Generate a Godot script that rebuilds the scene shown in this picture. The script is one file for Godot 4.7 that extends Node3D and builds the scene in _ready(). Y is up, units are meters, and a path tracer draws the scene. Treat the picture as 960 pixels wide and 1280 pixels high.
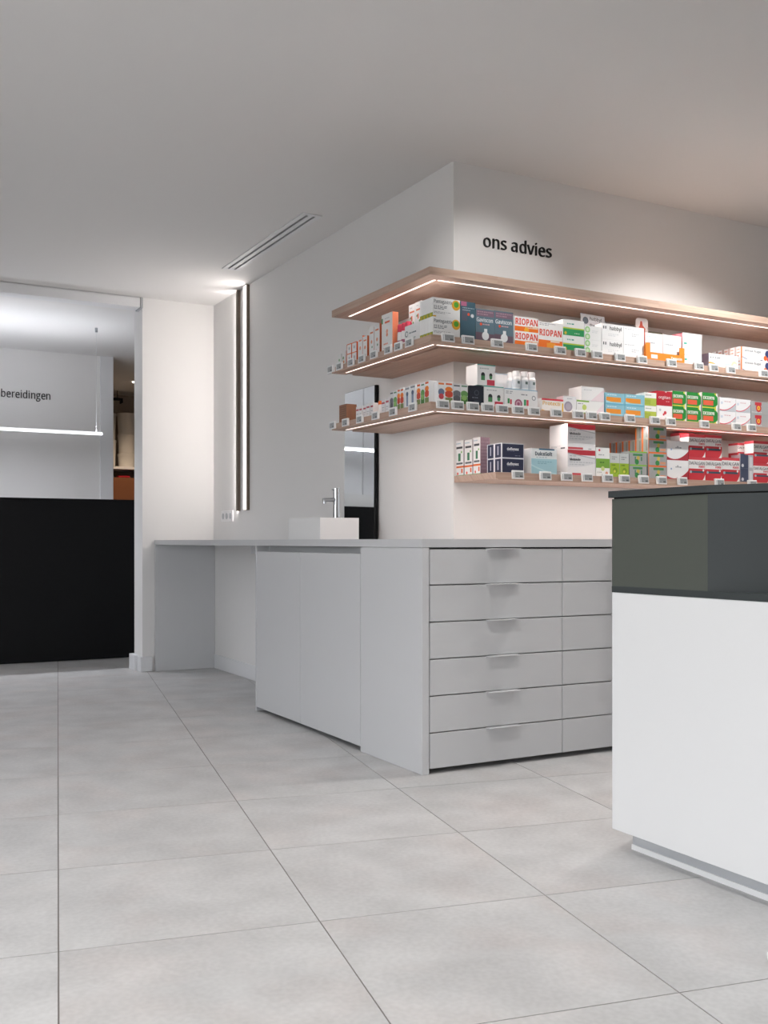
extends Node3D
# Pharmacy interior: corner of wall shelves, grey drawer units, dispensing counter, preparation room behind.
# Axes follow the building: -Z runs along the long side wall, +X along the shelf wall; floor at y = 0.

const CEIL := 2.632
var M := {}
var used := {}
var tmesh := {}
var types := {}
var cells := {}
var carton_cache := {}
var atlas: Image
var print_mat: StandardMaterial3D
var pen := Vector2i(2, 2)
var row_h := 0

# ---------------------------------------------------------------- helpers
func numbered(called: String) -> String:
	var n: int = used.get(called, 0)
	used[called] = n + 1
	return called if n == 0 else "%s_%03d" % [called, n]

func tag(o: Node, label := "", category := "", group := "", kind := "") -> void:
	if label != "": o.set_meta("label", label)
	if category != "": o.set_meta("category", category)
	if group != "": o.set_meta("group", group)
	if kind != "": o.set_meta("kind", kind)

func thing(called: String, at: Vector3, label: String, category: String, group := "", turn := 0.0) -> Node3D:
	var o := Node3D.new()
	o.name = numbered(called)
	add_child(o)
	o.position = at
	o.rotation.y = turn
	tag(o, label, category, group)
	return o

func mb() -> SurfaceTool:
	var st := SurfaceTool.new()
	st.begin(Mesh.PRIMITIVE_TRIANGLES)
	return st

func put(st: SurfaceTool, called: String, m: Material, parent: Node = null) -> MeshInstance3D:
	var o := MeshInstance3D.new()
	o.mesh = st.commit()
	o.material_override = m
	o.cast_shadow = GeometryInstance3D.SHADOW_CASTING_SETTING_ON
	if parent == null:
		o.name = numbered(called)
		add_child(o)
	else:
		o.name = called
		parent.add_child(o, true)
	return o

func inst(mesh: Mesh, called: String, m: Material, parent: Node) -> MeshInstance3D:
	var o := MeshInstance3D.new()
	o.mesh = mesh
	o.material_override = m
	o.name = called
	parent.add_child(o, true)
	return o

func struct(st: SurfaceTool, called: String, m: Material) -> MeshInstance3D:
	var o := put(st, called, m)
	o.set_meta("kind", "structure")
	return o

func poly(st: SurfaceTool, pts: Array, out: Vector3, grain := 0) -> void:
	var n: Vector3 = (pts[1] - pts[0]).cross(pts[2] - pts[0])
	if n.dot(out) > 0.0: pts.reverse()
	var nn := -((pts[1] - pts[0]).cross(pts[2] - pts[0])).normalized() as Vector3
	for k in range(1, pts.size() - 1):
		for p: Vector3 in [pts[0], pts[k], pts[k + 1]]:
			st.set_normal(nn)
			var uv: Vector2
			if grain == 0: uv = Vector2(p.x, p.y + p.z)
			elif grain == 1: uv = Vector2(p.y, p.x + p.z)
			else: uv = Vector2(p.z, p.x + p.y)
			st.set_uv(uv)
			st.add_vertex(p)

# box with chamfered edges c between corners a and b; grain = axis along which u runs
func box(st: SurfaceTool, a: Vector3, b: Vector3, c := 0.0, grain := 0) -> void:
	var lo := Vector3(minf(a.x, b.x), minf(a.y, b.y), minf(a.z, b.z))
	var hi := Vector3(maxf(a.x, b.x), maxf(a.y, b.y), maxf(a.z, b.z))
	for ax in 3:
		var u := (ax + 1) % 3
		var v := (ax + 2) % 3
		for s in 2:
			var out := Vector3.ZERO
			out[ax] = 1.0 if s == 1 else -1.0
			var q := []
			for k: Vector2 in [Vector2(0, 0), Vector2(1, 0), Vector2(1, 1), Vector2(0, 1)]:
				var p := Vector3.ZERO
				p[ax] = hi[ax] if s == 1 else lo[ax]
				p[u] = hi[u] - c if k.x > 0 else lo[u] + c
				p[v] = hi[v] - c if k.y > 0 else lo[v] + c
				q.append(p)
			poly(st, q, out, grain)
	if c <= 0.0: return
	for ax in 3:                                   # edges along ax
		var u := (ax + 1) % 3
		var v := (ax + 2) % 3
		for su in 2:
			for sv in 2:
				var out := Vector3.ZERO
				out[u] = su * 2.0 - 1.0
				out[v] = sv * 2.0 - 1.0
				var p0 := Vector3.ZERO
				p0[ax] = lo[ax] + c
				p0[u] = hi[u] if su == 1 else lo[u]
				p0[v] = (hi[v] - c) if sv == 1 else (lo[v] + c)
				var p1 := p0
				p1[ax] = hi[ax] - c
				var p2 := p1
				p2[u] = (hi[u] - c) if su == 1 else (lo[u] + c)
				p2[v] = hi[v] if sv == 1 else lo[v]
				var p3 := p2
				p3[ax] = lo[ax] + c
				poly(st, [p0, p1, p2, p3], out, grain)
	for sx in 2:
		for sy in 2:
			for sz in 2:
				var k := Vector3(hi.x if sx == 1 else lo.x, hi.y if sy == 1 else lo.y, hi.z if sz == 1 else lo.z)
				var d := Vector3(1 - 2 * sx, 1 - 2 * sy, 1 - 2 * sz) * c
				poly(st, [k + Vector3(0, d.y, d.z), k + Vector3(d.x, 0, d.z), k + Vector3(d.x, d.y, 0)], -d, grain)

# upright prism over a convex or star-shaped footprint of (x, z) points
func prism(st: SurfaceTool, foot: PackedVector2Array, y0: float, y1: float, grain := 0) -> void:
	var idx := Geometry2D.triangulate_polygon(foot)
	for k in range(0, idx.size(), 3):
		var t := []
		var bt := []
		for j in 3:
			var p := foot[idx[k + j]]
			t.append(Vector3(p.x, y1, p.y))
			bt.append(Vector3(p.x, y0, p.y))
		poly(st, t, Vector3.UP, grain)
		poly(st, bt, Vector3.DOWN, grain)
	var ccw := not Geometry2D.is_polygon_clockwise(foot)
	for k in foot.size():
		var p := foot[k]
		var q := foot[(k + 1) % foot.size()]
		var e := (q - p).normalized()
		var o2 := Vector2(e.y, -e.x) if ccw else Vector2(-e.y, e.x)
		poly(st, [Vector3(p.x, y0, p.y), Vector3(q.x, y0, q.y), Vector3(q.x, y1, q.y), Vector3(p.x, y1, p.y)], Vector3(o2.x, 0, o2.y), grain)

# lathe around y, profile of (radius, y) from bottom to top
func lathe(st: SurfaceTool, prof: Array, seg := 20, at := Vector3.ZERO) -> void:
	for k in seg:
		var a0 := TAU * k / seg
		var a1 := TAU * (k + 1) / seg
		for j in prof.size() - 1:
			var p: Vector2 = prof[j]
			var q: Vector2 = prof[j + 1]
			var n2 := Vector2(q.y - p.y, p.x - q.x).normalized()
			var quad := []
			for it in [[p, a0], [q, a0], [q, a1], [p, a1]]:
				var r: float = it[0].x
				var an: float = it[1]
				quad.append([at + Vector3(r * cos(an), it[0].y, r * sin(an)), Vector3(n2.x * cos(an), n2.y, n2.x * sin(an)), Vector2(an / TAU, it[0].y)])
			for i: int in [0, 2, 1, 0, 3, 2]:
				st.set_normal(quad[i][1])
				st.set_uv(quad[i][2])
				st.add_vertex(quad[i][0])

func tube(st: SurfaceTool, a: Vector3, b: Vector3, r: float, seg := 16) -> void:
	var d := (b - a).normalized()
	var s := d.cross(Vector3.UP if absf(d.y) < 0.9 else Vector3.RIGHT).normalized()
	var t := d.cross(s)
	for k in seg:
		var a0 := TAU * k / seg
		var a1 := TAU * (k + 1) / seg
		var n0 := s * cos(a0) + t * sin(a0)
		var n1 := s * cos(a1) + t * sin(a1)
		var q := [[a + n0 * r, n0], [a + n1 * r, n1], [b + n1 * r, n1], [b + n0 * r, n0]]
		for i: int in [0, 2, 1, 0, 3, 2]:
			st.set_normal(q[i][1])
			st.set_uv(Vector2.ZERO)
			st.add_vertex(q[i][0])
		poly(st, [a, a + n0 * r, a + n1 * r], -d)
		poly(st, [b, b + n0 * r, b + n1 * r], d)

func mat(hex: String, rough := 0.5, metal := 0.0, spec := 0.5) -> StandardMaterial3D:
	var m := StandardMaterial3D.new()
	m.albedo_color = Color(hex)
	m.roughness = rough
	m.metallic = metal
	m.metallic_specular = spec
	return m

func glow(hex: String, e: float) -> StandardMaterial3D:
	var m := mat(hex, 0.6)
	m.emission_enabled = true
	m.emission = Color(hex)
	m.emission_energy_multiplier = e
	return m

func area(parent: Node, at: Vector3, face: Vector3, along: Vector3, size: Vector2, color: Color, energy: float) -> void:
	var l := AreaLight3D.new()
	l.name = "light"
	l.area_size = size
	l.light_color = color
	l.light_energy = energy
	l.area_range = 14.0
	l.shadow_enabled = true
	parent.add_child(l, true)
	var z := -face.normalized()
	var x := along.normalized()
	l.transform = Transform3D(Basis(x, z.cross(x), z), at)

func text_mesh(s: String, bold := false) -> TextMesh:
	var key := s + ("_b" if bold else "_r")
	if not tmesh.has(key):
		var t := TextMesh.new()
		var f := SystemFont.new()
		f.font_names = PackedStringArray(["Droid Sans"])
		if bold: f.font_weight = 700
		t.font = f
		t.text = s
		t.font_size = 48
		t.pixel_size = 0.01
		t.depth = 0.02
		t.curve_step = 1.0
		tmesh[key] = t
	return tmesh[key]

# lettering on a +Z face, fitted to a width w and a height hgt, centred on at
func letters(s: String, parent: Node, at: Vector3, w: float, hgt: float, m: Material, bold := false, deep := 0.0008) -> MeshInstance3D:
	var t := text_mesh(s, bold)
	var o := MeshInstance3D.new()
	o.mesh = t
	o.material_override = m
	o.name = "lettering"
	parent.add_child(o, true)
	var bb := t.get_aabb()
	var sc := Vector3(w / bb.size.x, hgt / bb.size.y, deep / maxf(bb.size.z, 0.001))
	o.scale = sc
	var c := bb.position + bb.size * 0.5
	o.position = at - Vector3(c.x * sc.x, c.y * sc.y, c.z * sc.z)
	return o

# ---------------------------------------------------------------- surface textures
func cloud_texture(px: int, seed_: int, base: Color, tint: Color, fine: float, coarse: float) -> ImageTexture:
	var a := FastNoiseLite.new()
	a.seed = seed_
	a.frequency = 0.010
	a.fractal_octaves = 5
	var b := FastNoiseLite.new()
	b.seed = seed_ + 7
	b.frequency = 0.16
	b.fractal_octaves = 2
	var c := FastNoiseLite.new()
	c.seed = seed_ + 13
	c.frequency = 0.006
	c.fractal_octaves = 3
	var ia := a.get_seamless_image(px, px)
	var ib := b.get_seamless_image(px, px)
	var ic := c.get_seamless_image(px, px)
	var im := Image.create(px, px, true, Image.FORMAT_RGB8)
	for y in px:
		for x in px:
			var s := 1.0 + (ia.get_pixel(x, y).r - 0.5) * coarse + (ib.get_pixel(x, y).r - 0.5) * fine
			var t := clampf((ic.get_pixel(x, y).r - 0.45) * 2.2, 0.0, 1.0)
			var k := base.lerp(tint, t)
			im.set_pixel(x, y, Color(k.r * s, k.g * s, k.b * s))
	im.generate_mipmaps()
	return ImageTexture.create_from_image(im)

func wood_texture() -> ImageTexture:
	var w := 512
	var h := 256
	var a := FastNoiseLite.new()
	a.seed = 5
	a.frequency = 0.03
	a.fractal_octaves = 4
	var b := FastNoiseLite.new()
	b.seed = 11
	b.frequency = 0.012
	var im := Image.create(w, h, true, Image.FORMAT_RGB8)
	var c0 := Color("#cdb5a5")
	var c1 := Color("#a5897a")
	for y in h:
		for x in w:
			var g := a.get_noise_2d(x * 0.10, y * 1.9) * 0.5 + 0.5
			var p := b.get_noise_2d(x * 0.3, y * 0.8 + 300.0) * 0.5 + 0.5
			var line := absf(sin(y * 0.21 + a.get_noise_2d(x * 0.06, y * 0.3) * 9.0))
			var t := clampf(g * 0.55 + p * 0.35 + line * 0.12 - 0.05, 0.0, 1.0)
			im.set_pixel(x, y, c0.lerp(c1, t))
	im.generate_mipmaps()
	return ImageTexture.create_from_image(im)

func make_materials() -> void:
	M.wall = mat("#e9e8e7", 0.9, 0.0, 0.2)
	M.ceiling = mat("#e8e7e6", 0.95, 0.0, 0.2)
	M.laminate = mat("#cfd0d2", 0.45, 0.0, 0.4)
	M.worktop = mat("#cdced0", 0.4, 0.0, 0.4)
	M.white = mat("#f1f1f2", 0.4, 0.0, 0.4)
	M.trim = mat("#e6e7e9", 0.5)
	M.counter_white = mat("#e7e8e9", 0.5, 0.0, 0.35)
	M.green = mat("#535751", 0.55, 0.0, 0.4)
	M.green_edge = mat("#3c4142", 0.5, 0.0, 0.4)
	M.alu = mat("#c9cbce", 0.35, 0.8)
	M.black = mat("#141517", 0.6, 0.0, 0.3)
	M.ink = mat("#121212", 0.7)
	M.ceramic = mat("#f2f2f2", 0.2)
	M.cable = mat("#d8d9da", 0.5)
	M.track_end = mat("#a9abae", 0.45)
	M.chrome = mat("#c3c6ca", 0.12, 1.0)
	M.mirror = mat("#eceff0", 0.02, 1.0)
	M.bronze = mat("#75695d", 0.5, 0.2)
	M.grout = mat("#8a8482", 0.9)
	M.plinth = mat("#c3c6ca", 0.4, 0.3)
	M.steel = mat("#9a9ea2", 0.35, 0.9)
	M.led = glow("#fff1ea", 1.4)
	M.sconce = glow("#fff8f2", 2.2)
	M.pendant = glow("#fbfcff", 2.5)
	M.lamp = glow("#fff8ee", 3.0)
	M.tag_white = mat("#e9ebec", 0.45)
	M.cardboard = mat("#8d5b3c", 0.85)
	M.bucket = mat("#e4e2dd", 0.45)
	M.red = mat("#c02030", 0.5)
	M.pink = mat("#d8405c", 0.4)
	M.orange = mat("#f08a2c", 0.5)
	M.cap_orange = mat("#f0702c", 0.4)
	M.cap_white = mat("#eeeeee", 0.35)
	M.storage_wall = mat("#b5aca2", 0.9)
	M.glass = mat("#f2f6f7", 0.02)
	M.glass.transparency = BaseMaterial3D.TRANSPARENCY_ALPHA
	M.glass.albedo_color.a = 0.06
	var wt := wood_texture()
	M.wood = mat("#ffffff", 0.5, 0.0, 0.35)
	M.wood.albedo_texture = wt
	M.wood.uv1_scale = Vector3(1.1, 3.3, 1.0)
	M.tile = []
	for k in 4:
		var m := mat("#ffffff", 0.4, 0.0, 0.22)
		m.albedo_texture = cloud_texture(384, 20 + k * 31, Color("#c8c8c8"), Color("#c9c6c5"), 0.06, 0.10)
		m.uv1_scale = Vector3(0.85, 0.85, 1)
		M.tile.append(m)

# ---------------------------------------------------------------- printed cartons
func ellipse(r: Rect2i, cx: float, cy: float, rad: float, col: Color) -> void:
	var R := rad * r.size.y
	var c := Vector2(r.position.x + cx * r.size.x, r.position.y + cy * r.size.y)
	for y in range(maxi(r.position.y, int(c.y - R)), mini(r.end.y, int(c.y + R) + 1)):
		for x in range(maxi(r.position.x, int(c.x - R)), mini(r.end.x, int(c.x + R) + 1)):
			if Vector2(x + 0.5, y + 0.5).distance_to(c) <= R: atlas.set_pixel(x, y, col)

func paint(r: Rect2i, ops: Array, rng: RandomNumberGenerator) -> void:
	for o: Array in ops:
		var col := Color(o[o.size() - 1])
		match o[0]:
			"r":
				var x0 := r.position.x + int(round(o[1] * r.size.x))
				var y0 := r.position.y + int(round(o[2] * r.size.y))
				var x1 := r.position.x + int(round(o[3] * r.size.x))
				var y1 := r.position.y + int(round(o[4] * r.size.y))
				atlas.fill_rect(Rect2i(x0, y0, maxi(1, x1 - x0), maxi(1, y1 - y0)), col)
			"c":
				ellipse(r, o[1], o[2], o[3], col)
			"w":                                     # everything below a bowed line
				for x in range(r.size.x):
					var u := float(x) / r.size.x
					if u < o[1] or u > o[3]: continue
					var t: float = (u - o[1]) / maxf(0.001, o[3] - o[1])
					var yy: float = lerpf(o[2], o[4], t) + o[5] * 4.0 * t * (1.0 - t)
					var py := clampi(int(yy * r.size.y), 0, r.size.y - 1)
					atlas.fill_rect(Rect2i(r.position.x + x, r.position.y + py, 1, r.size.y - py), col)
			"n":                                     # lines of small print
				var rows: int = o[5]
				for k in rows:
					var y := r.position.y + int((o[2] + (o[4] - o[2]) * (k + 0.2) / rows) * r.size.y)
					var x: float = o[1]
					while x < o[3] - 0.03:
						var len := rng.randf_range(0.04, 0.12)
						var e := minf(x + len, o[3])
						atlas.fill_rect(Rect2i(r.position.x + int(x * r.size.x), y, maxi(1, int((e - x) * r.size.x)), maxi(1, int((o[4] - o[2]) / rows * 0.5 * r.size.y))), col)
						x = e + 0.025
						if k == rows - 1 and x > o[1] + (o[3] - o[1]) * 0.6: break

func cell(w: float, h: float, bg: String, ops: Array, rng: RandomNumberGenerator) -> Rect2i:
	var pw := clampi(int(w * 1100.0), 12, 260)
	var ph := clampi(int(h * 1100.0), 12, 260)
	if pen.x + pw + 4 > atlas.get_width():
		pen = Vector2i(2, pen.y + row_h + 4)
		row_h = 0
	var r := Rect2i(pen, Vector2i(pw, ph))
	atlas.fill_rect(r.grow(2), Color(bg))
	paint(r, ops, rng)
	pen.x += pw + 4
	row_h = maxi(row_h, ph)
	return r

# one carton mesh: origin at the middle of the front bottom edge line, front on +Z at z = 0, depth towards -Z
func carton_mesh(kind: String, w: float, h: float, d: float) -> ArrayMesh:
	var key := "%s_%.3f_%.3f_%.3f" % [kind, w, h, d]
	if carton_cache.has(key): return carton_cache[key]
	var t: Dictionary = types[kind]
	if not cells.has(kind):
		var rng := RandomNumberGenerator.new()
		rng.seed = hash(kind)
		cells[kind] = [cell(w, h, t.bg, t.front, rng), cell(d, h, t.side, t.get("sideops", []), rng), cell(w, d, t.top, t.get("topops", []), rng)]
	var st := mb()
	var S := Vector2(atlas.get_size())
	var faces := [
		[0, Vector3(-w / 2, h, 0), Vector3(w, 0, 0), Vector3(0, -h, 0), Vector3.BACK],
		[0, Vector3(w / 2, h, -d), Vector3(-w, 0, 0), Vector3(0, -h, 0), Vector3.FORWARD],
		[1, Vector3(-w / 2, h, -d), Vector3(0, 0, d), Vector3(0, -h, 0), Vector3.LEFT],
		[1, Vector3(w / 2, h, 0), Vector3(0, 0, -d), Vector3(0, -h, 0), Vector3.RIGHT],
		[2, Vector3(-w / 2, h, -d), Vector3(w, 0, 0), Vector3(0, 0, d), Vector3.UP],
		[2, Vector3(-w / 2, 0, 0), Vector3(w, 0, 0), Vector3(0, 0, -d), Vector3.DOWN]]
	for f: Array in faces:
		var r: Rect2i = cells[kind][f[0]]
		var uv0 := (Vector2(r.position) + Vector2(0.5, 0.5)) / S
		var uv1 := (Vector2(r.end) - Vector2(0.5, 0.5)) / S
		var v: Array = [[f[1], uv0], [f[1] + f[2], Vector2(uv1.x, uv0.y)], [f[1] + f[2] + f[3], uv1], [f[1] + f[3], Vector2(uv0.x, uv1.y)]]
		for i: int in [0, 1, 2, 0, 2, 3]:
			st.set_normal(f[4])
			st.set_uv(v[i][1])
			st.add_vertex(v[i][0])
	var m := st.commit()
	carton_cache[key] = m
	return m

func carton(kind: String, at: Vector3, w: float, h: float, d: float, turn := 0.0, where := "", print_it := true) -> MeshInstance3D:
	var t: Dictionary = types[kind]
	var o := MeshInstance3D.new()
	o.mesh = carton_mesh(kind, w, h, d)
	o.material_override = print_mat
	o.name = numbered("medicine_carton")
	add_child(o)
	o.position = at
	o.rotation.y = turn
	tag(o, t.label + where, "carton", t.label)
	if print_it:
		for x: Array in t.get("txt", []):
			letters(x[0], o, Vector3((x[1] - 0.5) * w, (1.0 - x[2]) * h, 0.0004), x[3] * w, x[4] * h, ink(x[5]), x.size() > 6)
	return o

var inks := {}
func ink(hex: String) -> StandardMaterial3D:
	if not inks.has(hex): inks[hex] = mat(hex, 0.55)
	return inks[hex]

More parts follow.
